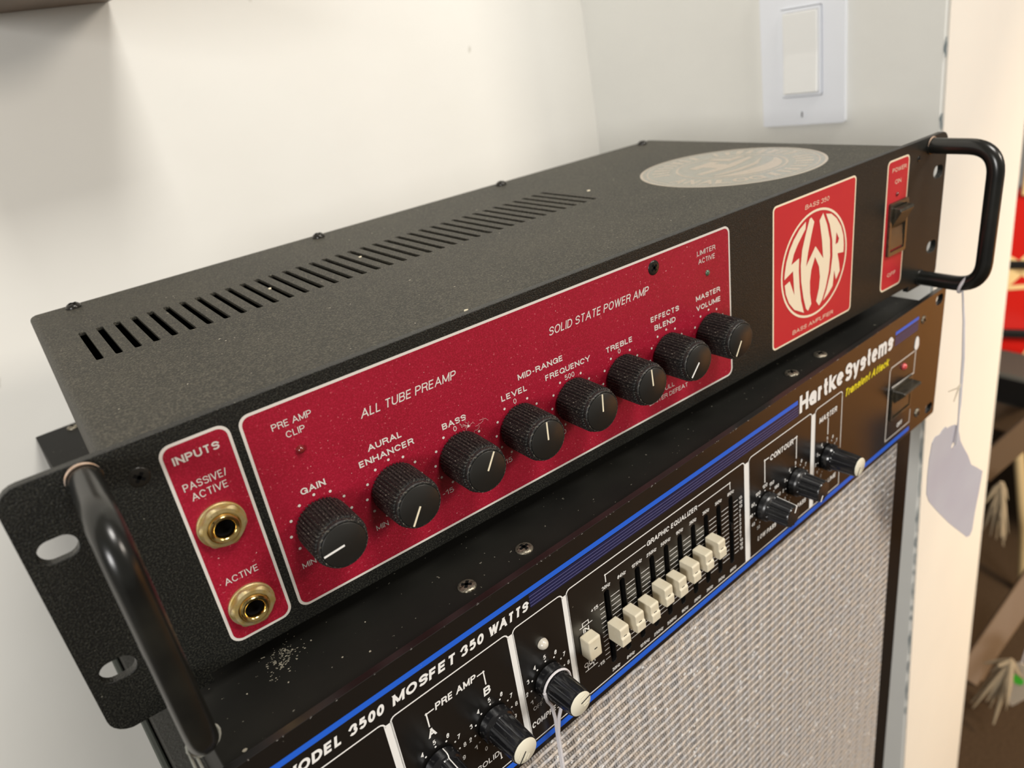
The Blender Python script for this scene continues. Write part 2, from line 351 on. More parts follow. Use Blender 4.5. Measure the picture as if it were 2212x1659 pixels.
def clip(poly, y0, y1):
    for lim, sg in ((y0, 1), (y1, -1)):
        out = []
        for i in range(len(poly)):
            p, q = poly[i-1], poly[i]; ip = (p[1]-lim)*sg >= -1e-9; iq = (q[1]-lim)*sg >= -1e-9
            if ip != iq:
                t = (lim-p[1])/(q[1]-p[1]); out.append((p[0]+(q[0]-p[0])*t, lim))
            if iq: out.append(q)
        poly = out
        if len(poly) < 3: return []
    return poly
def ribbon(P, h, y0, y1):
    """mitred quads of half-width h along P, cut square at the cap and base lines"""
    closed = hypot(P[0][0]-P[-1][0], P[0][1]-P[-1][1]) < 1e-6
    def nrm(a, b):
        dx, dz = b[0]-a[0], b[1]-a[1]; l = hypot(dx, dz) or 1; return (-dz/l, dx/l)
    if not closed:      # split at very sharp corners
        for i in range(1, len(P)-1):
            a, b = nrm(P[i-1], P[i]), nrm(P[i], P[i+1])
            if a[0]*b[0]+a[1]*b[1] < -0.35: return ribbon(P[:i+1], h, y0, y1)+ribbon(P[i:], h, y0, y1)
        P = list(P)
        for a, b in ((0, 1), (-1, -2)):
            dx, dy = P[a][0]-P[b][0], P[a][1]-P[b][1]; l = hypot(dx, dy) or 1
            if abs(dy)/l > .3 and (abs(P[a][1]-y0-h) < .02 or abs(P[a][1]-y1+h) < .02 or abs(P[a][1]-.27*y0-.73*y1) < .12): P[a] = (P[a][0]+dx/l*h*2.2, P[a][1]+dy/l*h*2.2)
    else: P = P[:-1]
    n = len(P); V = []; out = []
    for i in range(n):
        a = nrm(P[i-1], P[i]) if (i or closed) else None
        b = nrm(P[i], P[(i+1) % n]) if (i < n-1 or closed) else None
        a = a or b; b = b or a
        m_ = (a[0]+b[0], a[1]+b[1]); k = max(m_[0]*a[0]+m_[1]*a[1], 0.5)
        ex = (m_[0]/k*h, m_[1]/k*h)
        V.append(((P[i][0]+ex[0], P[i][1]+ex[1]), (P[i][0]-ex[0], P[i][1]-ex[1])))
    for i in range(n if closed else n-1):
        j = (i+1) % n; q = clip([V[i][0], V[i][1], V[j][1], V[j][0]], y0, y1)
        if q: out.append(q)
    return out
def text_mesh(s_, w, aspect=1.0):
    """w = stroke width as a share of the cap height; aspect widens the skeleton (not the strokes).
    every stroke gets its own layer number so that no two faces share a plane"""
    x = 0; V = []; F = []; h = w/2
    for ch in s_:
        if ch == ' ': x += .36*aspect; continue
        W_, st = GL[ch]; W_ = W_*aspect; low = ch.islower()
        lay = 0
        for P in st:
            Q = [(x+h+p[0]*max(W_-w*.45, W_*.8), h+p[1]*(1-w)) for p in P]
            y1 = 1 if not low or max(p[1] for p in P) > .85 else .73*(1-w)+w
            quads = ribbon(Q, h, -.3 if ch == 'y' else 0, y1)
            for qi, q in enumerate(quads):
                k = len(V); V += [(p[0], p[1], lay+.12*(qi % 5)) for p in q]; F.append(tuple(range(k, k+len(q))))
            lay += 1
        x += max(W_-w*.45, W_*.8)+w+(.03 if ch in 'rt' else .13)*aspect
    return V, F
class Print:
    """flat print: every word its own mesh, the tiny marks joined"""
    def __init__(s): s.items = []; s.extra = MB()
    def plate(s, *a): s.extra.plate(*a); return s
    def build(s, name, mt, parent, label=None, extra='dial_marks'):
        for m_ in s.items: m_.build(name, mt, parent, label=label)
        if s.extra.v: s.extra.build(extra, mt, parent, kind='stuff')
def text(mb, s, x0, x1, z0, z1, y, bold=0.0, shear=0.0, small=False):
    """fit the string s into the box x0..x1, z0..z1 at depth y (flat print)"""
    sw_ = min(.235, 0.122+bold*1.7); H_ = z1-z0; w = (x1-x0) - shear*H_
    asp = 1.0
    for _ in range(4):       # widen or narrow the skeleton until the word fills its box with even strokes
        v, f = text_mesh(s, sw_, asp); a0 = min(p[0] for p in v); a1 = max(p[0] for p in v)
        b0 = min(p[1] for p in v); b1 = max(p[1] for p in v)
        asp = min(2.2, max(.45, asp*(w/H_)/((a1-a0)/(b1-b0))))
    v, f = text_mesh(s, sw_, asp); a0 = min(p[0] for p in v); a1 = max(p[0] for p in v)
    if '-' in s and len(s) > 3: pass
    V = []
    for px, pz, ly in v:
        zz = (pz-b0)/(b1-b0)*(z1-z0); V.append((x0+(px-a0)/(a1-a0)*w+shear*zz, y-ly*.02, z0+zz))
    if isinstance(mb, Print):
        if small: mb.extra.add(V, f)
        else: m_ = MB(); m_.add(V, f); mb.items.append(m_)
    else: mb.add(V, f)

def empty(name, loc=(0, 0, 0), rz=0.0):
    o = bpy.data.objects.new(name, None); COL.objects.link(o); o.empty_display_size = 0.02
    o.location = (loc[0]*MM, loc[1]*MM, (loc[2]+H0)*MM); o.rotation_euler = (0, 0, rz); return o
def tag(o, label=None, cat=None, group=None, kind=None):
    for k, v in (('label', label), ('category', cat), ('group', group), ('kind', kind)):
        if v: o[k] = v
    return o
def child_empty(name, parent):
    o = bpy.data.objects.new(name, None); COL.objects.link(o); o.parent = parent; o.empty_display_size = 0.01; return o

# ------------------------------------------------------------------ room: walls and floor
U = Vector((-0.02186, 0.02233, 0.99951)); HD = Vector((-0.17470, 0.98428, -0.02582)); N1 = Vector((-0.98438, -0.17518, -0.01761))
CORNER = Vector((574.9, 402.6, 120.0))
def frame(org, ax, ay, az):
    m_ = Matrix.Identity(4)
    for i in range(3): m_[i][0] = ax[i]; m_[i][1] = ay[i]; m_[i][2] = az[i]
    m_[0][3] = org[0]*MM; m_[1][3] = org[1]*MM; m_[2][3] = (org[2]+H0)*MM
    return m_
# right wall local frame: x = away from the amps, y = into depth, z = up ; origin at the corner
FR = frame(CORNER, -N1, HD, U)
LEN = 329.0; THK = 258.0; ZB, ZT = -1172, 1400
wr = MB()
# wall body with slightly rounded near corner
pts = [(0, 0), (THK, 0), (THK, -LEN), (2, -LEN), (0, -LEN+2)]
wr.plate([pts], ZB, ZT, 'z')
w = wr.build('wall_right', 'wall2', mw=FR, kind='structure')
we = MB().plate([rrect(1.2, THK+1.5, ZB, ZT, 0)], -LEN-1.2, -LEN+0.3, 'y').build('trim_1', 'wall_end', mw=FR, kind='structure')
# chipped corner bead: bits of older blue-grey paint laid bare along the near corner
cb = MB()
zz = -700
rnd = random.Random(3)
while zz < 260:
    hh = rnd.uniform(5, 34) if zz < -110 else rnd.uniform(4, 16); 
    w_ = rnd.uniform(0.5, 1.4) if zz < -110 else rnd.uniform(0.5, 1.5)
    n = 7; P = []
    for i in range(n): P.append((-LEN+0.2-0.6*rnd.random(), zz+hh*i/(n-1)))
    for i in range(n): P.append((-LEN+w_*(0.5+rnd.random())*(sin(pi*(n-1-i)/(n-1))*0.8+0.3), zz+hh*(n-1-i)/(n-1)))
    cb.plate([P], -0.35, 0.4, 'x')
    zz += hh + (rnd.uniform(2, 14) if zz < -110 else rnd.uniform(14, 50))
cb.build('paint_chips', 'chip', w, kind='stuff').matrix_world = FR
FB = FR
wb = MB().box(-1500, THK, 0, 100, ZB, ZT).build('wall_back', 'wall', mw=FB, kind='structure')
fl = MB().box(-1500, 4200, -2500, 2600, -40, 0)
f_ = fl.build('floor', 'carpet', kind='structure')
M['reflector'] = mat('orange_reflector_boards', (0.72, 0.36, 0.12), 0.5, mottle=(0.004, (0.5, 0.2, 0.055), 0.8))
MB().box(1750, 1830, -1380, -120, -H0, 700).build('wall_reflector', 'reflector', kind='structure')  # unseen orange wall added for its brown reflection in the amplifier panels

M['gapgrey'] = mat('gap_shade_grey', (0.22, 0.23, 0.25), 0.6)
M['shelf'] = mat('brown_stained_wood', (0.16, 0.10, 0.055), 0.5, mottle=(0.03, (0.11, 0.066, 0.036), 0.8))
WS = bpy.data.objects.new('shadow_shelf', None); COL.objects.link(WS); WS.matrix_world = FR @ Matrix.Translation(Vector((-492, 0, 113))*MM)  # shelf added only for the shadow it throws on the back wall
tag(WS, 'small brown wooden shelf added to cast the shadow on the wall at top left', 'shelf')
for nm, bx in (('board', (-46, 46, -112, 0, 0, 16)), ('bracket', (-34, -26, -70, 0, 16, 60)), ('bracket', (26, 34, -70, 0, 16, 60))):
    o_ = MB().box(*bx).build(nm, 'shelf', bevel=1.5); o_.parent = WS

# ------------------------------------------------------------------ light switch
sw = bpy.data.objects.new('light_switch', None); COL.objects.link(sw)
SWC = Vector((613.3, 186.9, 124.1))-HD*3.5
sw.matrix_world = frame(SWC, HD, N1*1.0, U)   # x into depth, y out of wall (towards amps), z up
tag(sw, 'white rocker light switch in a white wall plate, beside the room corner', 'light switch')
def sb(o): o.parent = sw; o.matrix_parent_inverse = Matrix.Identity(4); return o
pl = MB().plate([rrect(-35, 35, -57, 57, 1.5), rrect(-17.2, 17.2, -34.2, 34.2, 1)], 0, 4.6, 'y')
sb(pl.build('wall_plate', 'wplast', bevel=1.8, seg=3))
MB().plate([rrect(-17.1, 17.1, -34.1, 34.1, 1)], 0.3, 0.8, 'y').build('switch_gap', 'gapgrey').parent = sw  # grey sheet painting in the shade of the gap round the frame
fr = MB().plate([rrect(-16.5, 16.5, -33.5, 33.5, 1), rrect(-14.6, 14.6, -31.4, 31.4, 1)], 0, 6.4, 'y')
fr_o = sb(fr.build('switch_frame', 'wplast', bevel=0.4))
pd = MB().plate([[(0.5, -31), (8.9, -31), (7.3, 0), (7.9, 31), (0.5, 31)]], -14.3, 14.3, 'x')
sb(pd.build('rocker', 'wrock', bevel=0.7))
for s_ in (-48.4, 48.4):
    sc_ = MB(); sc_.add(*(lambda q: (q.v, q.f))(MB().lathe([(3.0, -4.6), (3.0, -4.95), (1.5, -5.0)], (0, 0, s_), seg=20)))
    sb(sc_.build('screw', 'wplast', smooth=True))
    sb(MB().box(-0.5, 0.5, 4.9, 5.08, s_-2.2, s_+2.2).build('screw_slot', 'dark'))

# ------------------------------------------------------------------ upper amplifier
PW, PH = 482.6, 88.1
A = empty('bass_amplifier')
tag(A, 'black rack amplifier with red control labels and two side handles, topmost of the stack', 'amplifier')
def screw(parent, x, z, r, mt, y=0.0, ax='-y', dome=1.0, name='screw', zc=0.0):
    """cross-head screw; on the front (ax -y, centre x,z, surface y) or on top (ax z, centre x,y=z, surface zc)"""
    c = (x, y, z) if ax == '-y' else (x, z, zc)
    pr = [(r, 0), (r, 0.25*dome), (r*0.93, 0.6*dome), (r*0.7, 0.9*dome), (r*0.4, 1.0*dome)]
    o = MB().lathe(pr, c, ax, 24).build(name, mt, parent, smooth=True, ang=60)
    cr = MB(); a = random.uniform(0, pi/2); L_ = r*0.55; w_ = r*0.17; h = 1.03*dome
    for k in range(2):
        ca, sa = cos(a+k*pi/2), sin(a+k*pi/2)
        q = [(-L_, -w_), (L_, -w_), (L_, w_), (-L_, w_)]
        q = [(u*ca-v*sa, u*sa+v*ca) for u, v in q]
        if ax == '-y': cr.plate([[(c[0]+u, c[2]+v) for u, v in q]], c[1]-h, c[1]-h+0.3, 'y')
        else: cr.plate([[(c[0]+u, c[1]+v) for u, v in q]], c[2]+h-0.3, c[2]+h, 'z')
    cr.build('cross_slot', 'dark', o)
    return o
NOT = 3.6   # the middle of the panel is cut a little higher than the two ears
outer = []
rr_ = rrect(0, PW, 0, PH, 6.5)
# insert the notch along the lower edge (between the first and second corner)
k = 7
outer = rr_[:k] + [(31, 0), (31, NOT), (451, NOT), (451, 0)] + rr_[k:]
holes = [rrect(cx-5.1, cx+5.1, cz-3.6, cz+3.6, 3.5) for cx in (8.6, PW-8.2) for cz in (21.9, 66.4)]
MB().plate([outer]+holes, 0, 3.2, 'y').build('front_panel', 'panel', A, bevel=0.4, smooth=False)
# folded top cover with vent slots
CX0, CX1, CY0, CY1, CZ = 26.3, 441.0, 3.2, 192.5, 87.75
top = MB()
NS = 37; vents = []
for i in range(NS):
    x = 40.0+i*6.93; vents.append(rrect(x, x+2.75, 89, 136, 1.0, 3))
RB = 2.5
top.plate([rrect(CX0+RB, CX1-RB, CY0, CY1, 0)]+vents, CZ-1.4, CZ, 'z')
for sx, xe in ((1, CX0), (-1, CX1)):
    P = [(xe+sx*RB*(1-sin(a*pi/2/5)), CZ-RB*(1-cos(a*pi/2/5))) for a in range(6)]
    P += [(xe, 5), (xe+sx*1.4, 5), (xe+sx*1.4, CZ-RB)] + [(xe+sx*RB, CZ-1.4)]
    top.plate([P], CY0, CY1-1.0, 'y')
top.build('top_cover', 'cover', A, smooth=True, ang=35)
ch = MB().box(CX0+2, CX1-2, CY0+.2, CY1-4, 3.5, 5.5).box(CX0+2, CX1-2, CY1-5, CY1-3, 5, CZ-2)
ch.build('chassis', 'rack', A)
MB().box(48, 300, 60, 118, 40, 42).build('circuit_board', 'pcb', A)
MB().lathe([(6, 0), (6, 34), (5, 35)], (58, 112, 42), 'z', 20).build('capacitor', 'tube', A, smooth=True)
for i, (x, y) in enumerate(((45.1, 185.3), (171.0, 185.3), (297.5, 185.3), (424.6, 185.3))):
    screw(A, x, y, 3.4, 'screw', ax='z', dome=2.3, zc=CZ)
for x in (44, 423):
    for y in (22, 165):
        MB().lathe([(8.5, 0), (8.5, 1), (7.5, 9.5)], (x, y, -5.85), 'z', 28).build('rubber_foot', 'gloss', A, smooth=True)
# side handles
for x in (21.2, 463.6):
    path = arc_path([(x, -0.2, 83.0), (x, -35.0, 83.0), (x, -35.0, 5.6), (x, -0.2, 5.6)], 15, 12)
    h = MB().tube(path, 4.3, 24).build('handle', 'handle', A, smooth=True)
    for z in (83.0, 5.6):
        MB().lathe([(4.8, 0), (4.8, 0.4), (4.4, 0.7)], (x, 0, z), seg=24).build('handle_ferrule', 'handle', h, smooth=True)
    MB().tube([(x+4.75*cos(a), -0.75, 83+4.75*sin(a)) for a in [radians(25+150*i/14) for i in range(15)]], [0.1+0.32*sin(pi*i/14) for i in range(15)], 6).build('worn_edge', 'copper', h, smooth=True)

# red labels with printed outline
Z0, Z1 = 9.3, 83.3
def label_plate(x0, x1, r, mt, cut=(), outl='print'):
    b = MB().plate([rrect(x0, x1, Z0, Z1, r)]+list(cut), -0.08, 0.02).build('label_border', outl, A)
    i = MB().plate([rrect(x0+.95, x1-.95, Z0+.95, Z1-.95, r-.8)]+list(cut), -0.14, 0.0).build('control_label', mt, A)
    b.parent = i
    return i
LB1 = label_plate(39.9, 60.7, 3.8, 'red'); LB2 = label_plate(63.4, 289.7, 3.6, 'red')
LB3 = label_plate(321.0, 390.0, 2.6, 'redlit', outl='cream'); LB4 = label_plate(419.5, 441.4, 3.0, 'redlit', outl='cream')
YT = -0.24
t1 = Print()
text(t1, 'INPUTS', 43.0, 56.7, 76.4, 79.0, YT, 0.045)
text(t1, 'PASSIVE/', 43.0, 55.9, 67.3, 69.8, YT); text(t1, 'ACTIVE', 44.2, 55.0, 63.5, 66.0, YT)
text(t1, 'ACTIVE', 44.1, 54.9, 31.4, 33.8, YT)
t1.build('lettering', 'print', LB1)
t2 = Print()
B_ = 0.045
text(t2, 'PRE AMP', 72.4, 85.6, 74.7, 77.0, YT, 0.004); text(t2, 'CLIP', 76.0, 82.3, 70.7, 73.0, YT, 0.004)
text(t2, 'ALL TUBE PREAMP', 101.0, 139.6, 66.7, 69.9, YT, 0.006, 0.22)
text(t2, 'SOLID STATE POWER AMP', 182.4, 237.4, 67.5, 70.9, YT, 0.006, 0.22)
text(t2, 'GAIN', 74.9, 83.9, 49.6, 52.0, YT, B_)
text(t2, 'AURAL', 100.4, 113.6, 54.1, 56.5, YT, B_); text(t2, 'ENHANCER', 96.2, 117.8, 49.6, 52.0, YT, B_)
text(t2, 'BASS', 129.6, 140.0, 49.5, 51.9, YT, B_); text(t2, '0', 133.9, 135.3, 46.9, 49.0, YT)
text(t2, 'LEVEL', 156.3, 168.5, 49.8, 52.2, YT, B_); text(t2, '0', 161.5, 162.9, 46.7, 48.8, YT)
text(t2, 'MID-RANGE', 165.0, 187.4, 55.3, 57.7, YT, B_); text(t2, 'FREQUENCY', 177.9, 201.6, 50.0, 52.4, YT, B_)
text(t2, '500', 187.4, 192.4, 46.5, 48.7, YT)
text(t2, 'TREBLE', 210.4, 225.3, 49.8, 52.2, YT, B_); text(t2, '0', 216.8, 218.2, 47.2, 49.3, YT)
text(t2, 'EFFECTS', 237.0, 254.7, 54.2, 56.6, YT, B_); text(t2, 'BLEND', 238.9, 252.1, 49.8, 52.2, YT, B_)
text(t2, 'MASTER', 265.6, 282.2, 54.4, 56.8, YT, B_); text(t2, 'VOLUME', 265.6, 282.0, 49.7, 52.1, YT, B_)
text(t2, 'LIMITER', 267.7, 279.8, 74.8, 77.0, YT, 0.004); text(t2, 'ACTIVE', 268.3, 279.2, 71.0, 73.2, YT, 0.004)
text(t2, 'PULL', 240.6, 249.0, 19.3, 21.4, YT); text(t2, 'LIMITER DEFEAT', 232.6, 257.6, 15.6, 17.7, YT)
for cx, a, b in ((78.8, 'MIN', 'MAX'), (106.8, 'MIN', 'MAX'), (134.8, '-15', '15'), (162.5, '-15', '15'), (190.2, '200', '800'), (218.0, '-15', '15'), (245.9, 'MIN', 'MAX'), (273.8, 'MIN', 'MAX')):
    wA = {'MIN': 5.0, 'MAX': 6.0, '-15': 4.8, '15': 3.2, '200': 5, '800': 5}
    text(t2, a, cx-10.6, cx-10.6+wA[a], 23.5, 25.6, YT); text(t2, b, cx+10.6-wA[b], cx+10.6, 23.5, 25.6, YT)
KX = [78.8, 106.8, 134.8, 162.5, 190.2, 218.0, 245.9, 273.8]; KZ = 37.0
for i, cx in enumerate(KX):
    for k_ in range(11):
        a = radians(240-30*k_)
        if i in (2, 3, 4, 5) and k_ == 5: continue
        t2.plate([circ(cx+11*cos(a), KZ+11*sin(a), 0.52, 12)], YT, None)
t2.build('lettering', 'print', LB2)
# brand badge
t3 = Print()
text(t3, 'BASS 350', 346.0, 366.3, 75.9, 78.1, YT, 0.0, 0.2); text(t3, 'BASS AMPLIFIER', 337.2, 373.4, 12.8, 15.0, YT, 0.0, 0.2)
t3.build('lettering', 'cream', LB3)
t3b = MB()
t3b.plate([circ(355.4, 45.9, 28.1, 64), circ(355.4, 45.9, 26.9, 64)], YT, None)
Sp = [(347.0,69.9),(341.9,67.3),(337.3,63.2),(334.0,58.8),(331.5,53.3),(330.3,48.0),(330.0,44.8),(337.0,47.4),(338.4,34.3),(334.4,42.9),(330.4,41.8),(331.3,37.0),(334.0,31.4),(338.5,26.4),(346.8,22.0),(344.3,29.2),(342.7,37.2),(341.8,45.9),(341.9,52.7),(335.6,51.0),(337.5,55.9),(340.4,59.9),(345.0,64.6),(346.7,66.3)]
Wp = [(351.3,70.9),(350.0,70.4),(346.8,63.0),(344.3,56.2),(343.3,48.2),(344.0,39.6),(346.1,30.4),(348.5,23.7),(350.3,21.9),(353.1,24.9),(351.7,31.5),(351.4,37.4),(352.3,43.4),(355.3,49.6),(359.0,43.4),(360.1,37.5),(359.5,31.4),(357.3,25.0),(360.0,21.6),(362.5,23.9),(365.5,30.0),(367.9,38.1),(368.6,46.5),(367.9,55.1),(365.1,63.6),(361.3,70.6),(358.4,67.5),(360.9,57.0),(362.5,46.8),(355.5,55.1),(347.8,46.6),(349.3,53.6),(351.7,61.7),(353.9,68.1)]
Rp = [(363.8,69.6),(367.4,63.0),(370.0,54.4),(370.7,45.8),(369.5,37.0),(366.5,28.7),(363.5,23.2),(368.0,25.7),(371.8,28.9),(372.8,37.2),(374.6,31.6),(377.9,35.6),(376.9,40.4),(375.2,45.8),(380.6,45.0),(380.7,48.8),(379.9,54.2),(377.5,59.6),(373.3,64.8),(368.5,68.4)]
Rh = [(373.5,57.6),(373.1,51.2),(375.3,51.6),(376.1,53.6)]
for loops in ([Sp], [Wp], [Rp, Rh]): t3b.plate(loops, YT, None)
t3b.build('round_logo', 'cream', LB3)
t4 = Print()
text(t4, 'POWER', 424.2, 438.3, 76.4, 78.6, YT, 0.0); text(t4, 'ON', 427.6, 433.9, 69.7, 72.0, YT); text(t4, 'OFF', 426.0, 434.6, 16.9, 19.0, YT)
t4.build('lettering', 'cream', LB4)
# flat-head screws let into the panel, LEDs
screw(A, 33.6, 77.3, 3.1, 'screw', y=0.1, dome=0.4); screw(A, 240.9, 77.7, 3.2, 'screw', y=-0.1, dome=0.5); screw(A, 451.2, 78.3, 1.6, 'screw', dome=0.3)
def led(parent, x, z, r, mt, hgt=1.0):
    pr = [(r, 0)]+[(r*cos(a), hgt*sin(a)) for a in [pi/2*k/5 for k in range(5)]]
    return MB().lathe(pr, (x, -0.1, z), seg=20).build('indicator_led', mt, parent, smooth=True, ang=80)
led(A, 79.0, 65.3, 1.5, 'leddark', 1.6); led(A, 274.1, 65.5, 1.4, 'ledgreen', 0.9); led(A, 430.5, 63.8, 1.3, 'leddark', 1.0)
# input jacks
for z in (52.4, 20.9):
    J = child_empty('input_jack', A)
    def hexm(a, i): 
        return 1.0
    MB().lathe([(7.5, 0), (7.5, 0.7), (7.2, 1.0), (5.0, 1.05)], (49.4, -0.1, z), seg=40, close=False).build('washer', 'brass', J, smooth=True)
    nut = MB()
    seg = 48; rings = []
    for (rr, hh, hx) in ((7.2, 1.0, 1), (7.2, 2.2, 1), (6.3, 2.9, .3), (5.2, 3.0, 0), (5.0, 2.6, 0)):
        ring = []
        for j in range(seg):
            a = 2*pi*j/seg; aa = ((a+0.2) % (pi/3))-pi/6
            rx = min(rr, 6.55/cos(aa)) if hx == 1 else rr
            ring.append((rx, a))
        rings.append((ring, hh))
    V = [(49.4+r_*cos(a), -0.1-hh, z+r_*sin(a)) for ring, hh in rings for r_, a in ring]
    F = [(i*seg+j, i*seg+(j+1) % seg, (i+1)*seg+(j+1) % seg, (i+1)*seg+j) for i in range(len(rings)-1) for j in range(seg)]
    nut.add(V, F).build('nut', 'brass', J, smooth=True, ang=30)
    MB().lathe([(5.1, 1.0), (5.1, 2.75), (4.75, 2.85), (4.6, 3.9), (4.3, 4.2), (3.5, 4.1), (3.1, 3.7), (3.0, -0.05)], (49.4, -0.1, z), seg=40, close=False).build('bushing', 'brassring', J, smooth=True, ang=50)
    MB().lathe([(3.02, 2.2), (2.95, 0.1), (0.6, 0.05)], (49.4, -0.1, z), seg=24).build('socket', 'dark', J, smooth=True)
# knobs
ptr = [((78.6,35.7),(71.9,35.0)), ((106.7,35.4),(103.2,29.9)), ((135.9,37.3),(139.2,42.9)), ((162.2,37.7),(162.4,44.4)), ((190.5,37.1),(190.8,43.5)), ((218.4,37.3),(218.0,44.3)), ((246.1,36.0),(241.6,31.0)), ((274.2,35.6),(270.7,29.5))]
kme = None
NR = 44
def knurl(a, i):
    if i >= 7: return 1.0
    return 1.0+0.024*(1 if (a*NR/(2*pi)) % 1 < 0.5 else -1.7)
for i, cx in enumerate(KX):
    K = child_empty('control_knob', A)
    K.location = (cx*MM, 0, KZ*MM)
    body = MB().lathe([(8.6, 0.5), (9.1, 0.9), (9.2, 4), (9.15, 8), (9.1, 12), (9.05, 15.2), (8.8, 15.9), (8.5, 16.1), (8.4, 17.5), (8.1, 17.9), (7.75, 17.9), (7.7, 17.6)], (0, 0, 0), seg=NR*4, mod=knurl)
    if kme is None:
        b = body.build('knob_body', 'knob', K, smooth=True, ang=25); kme = b.data
        c = MB().lathe([(7.6, 17.5), (7.6, 18.1), (7.4, 18.25)], (0, 0, 0), seg=48).build('knob_cap', 'knobcap', K, smooth=True, ang=50); kcm = c.data
    else:
        b = bpy.data.objects.new('knob_body', kme); COL.objects.link(b); b.parent = K
        c = bpy.data.objects.new('knob_cap', kcm); COL.objects.link(c); c.parent = K
    p, q = ptr[i]; ang = atan2(q[1]-p[1], q[0]-p[0])
    ln = line((cos(ang)*0.4, sin(ang)*0.4), (cos(ang)*7.1, sin(ang)*7.1), 0.62)
    MB().plate([ln], -18.42, -18.2).build('pointer_line', 'pointer' if i not in (0, 6) else 'white', K)
# lint caught above the third knob and pale crumbs lying on the cover
M['lint'] = mat('pinkish_lint', (0.55, 0.36, 0.34), 0.9)
li = MB(); r3 = random.Random(4)
for k_ in range(11):
    x, z, a = 137+r3.uniform(0, 9), 45.5+r3.uniform(-1, 3.2), r3.uniform(0, 6.3); P = []
    for j in range(9):
        P.append((x, -0.3-0.25*abs(sin(j*1.3+k_)), z)); a += r3.uniform(-.9, .9); x += 0.55*cos(a); z += 0.55*sin(a)
    li.tube(P, 0.055, 4)
li.build('lint', 'lint', A, kind='stuff')
for x, y, r_ in ((303.5, 108.5, 1.0), (116.0, 112.0, 0.8), (164.0, 118.0, 0.7), (150.5, 3.8, 0.8)):
    MB().plate([[(x+r_*cos(2*pi*i/6)*r3.uniform(.6, 1.2), y+r_*.8*sin(2*pi*i/6)*r3.uniform(.6, 1.2)) for i in range(6)]], CZ, CZ+0.5, 'z').build('crumb', 'pointer', A)
# power rocker of the upper amp
PS = child_empty('power_switch', A)
MB().plate([rrect(422.8, 441.2, 29.8, 60.0, 1.0), rrect(424.8, 439.2, 32.0, 57.8, 0.6)], -1.6, 0.3).build('bezel', 'rocker', PS, bevel=0.4)
MB().plate([[(-5.6, 57.0), (-6.2, 55.4), (-0.6, 45.2), (-1.2, 33.0), (2, 32.4), (2, 57.6)]], 425.2, 438.8, 'x').build('rocker', 'rocker', PS, bevel=0.4)
MB().box(422.8, 441.2, 1.6, 3, 29.8, 60).build('switch_well', 'dark', PS)
# round sticker on the cover
ST = MB().plate([circ(375.5, 67.5, 51.2, 96)], CZ+0.02, CZ+0.14, 'z').build('round_sticker', 'sticker', A, label='faded round sticker with ring lettering')
si = MB(); c0 = (375.5, 67.5)
def rg(r0, r1): si.plate([circ(*c0, r1, 80), circ(*c0, r0, 80)], CZ+0.17, None, 'z')
rg(49.6, 51.1); rg(46.6, 47.4); rg(29.5, 30.8)
v_ring = 'ANALOG'
def ringtext(s, amid, span, r0, r1):
    """letters whose feet point outwards, read along the near side"""
    n_ = len(s)
    for i_, chh in enumerate(s):
        if chh == ' ': continue
        a = amid+span*((i_+0.5)/n_-0.5); v, f = text_mesh(chh, 0.2)
        x0_ = min(p[0] for p in v); x1_ = max(p[0] for p in v); y0_ = min(p[1] for p in v); y1_ = max(p[1] for p in v)
        V = []
        for px, py, ly in v:
            tx = ((px-x0_)/(x1_-x0_+1e-6)-0.5)*8.2*(0.4 if chh in 'I' else 1); rad = r1-(py-y0_)/(y1_-y0_)*(r1-r0)
            ca, sa = cos(a), sin(a)
            V.append((c0[0]+rad*ca-tx*sa, c0[1]+rad*sa+tx*ca, CZ+0.17+ly*.03))
        si.add(V, f)
ringtext('ANALOG', radians(207), radians(75), 34.5, 44)
for k_ in range(26):      # worn marks where the lettering is no longer readable
    a = radians(252+k_*10.0)
    if k_ in (8, 17): continue
    si.plate([[(c0[0]+r_*cos(a+d_), c0[1]+r_*sin(a+d_)) for r_, d_ in ((34.5, -.04), (44, -.045+0.03*sin(k_*2.1)), (44, .03), (34.5, .035+0.02*cos(k_)))]], CZ+0.17, None, 'z')
# emblem in the middle
def crescent(a0, a1, r0, r1, off):
    P = [(c0[0]+r1*cos(a), c0[1]+r1*sin(a)) for a in [a0+(a1-a0)*t/20 for t in range(21)]]
    P += [(c0[0]+(r0)*cos(a)+off[0]*sin(pi*t/20), c0[1]+(r0)*sin(a)+off[1]*sin(pi*t/20)) for t, a in [(t, a1+(a0-a1)*t/20) for t in range(21)]]
    si.plate([P], CZ+0.17, None, 'z')
crescent(radians(200), radians(335), 26, 27.5, (0, 9))
si.plate([[(c0[0]+x, c0[1]+y) for x, y in ((-24, -6), (-8, -9), (10, -8), (25, -2), (22, -4), (9, -11.5), (-8, -13), (-20, -10))]], CZ+0.2, None, 'z')
si.plate([[(c0[0]+x, c0[1]+y) for x, y in ((-24, 1), (-6, -2), (1, -2), (24, 3), (24, 6), (3, 4.5), (3, 14), (7, 14), (7, 20), (-13, 20), (-13, 14), (-7, 14), (-7, 4), (-24, 5))]], CZ+0.18, None, 'z')
si.plate([[(c0[0]+x, c0[1]+y) for x, y in ((11, 10), (25, 9), (24, 14), (17, 14), (14, 24), (9, 25))]], CZ+0.19, None, 'z')
si.build('sticker_print', 'stickerink', ST)

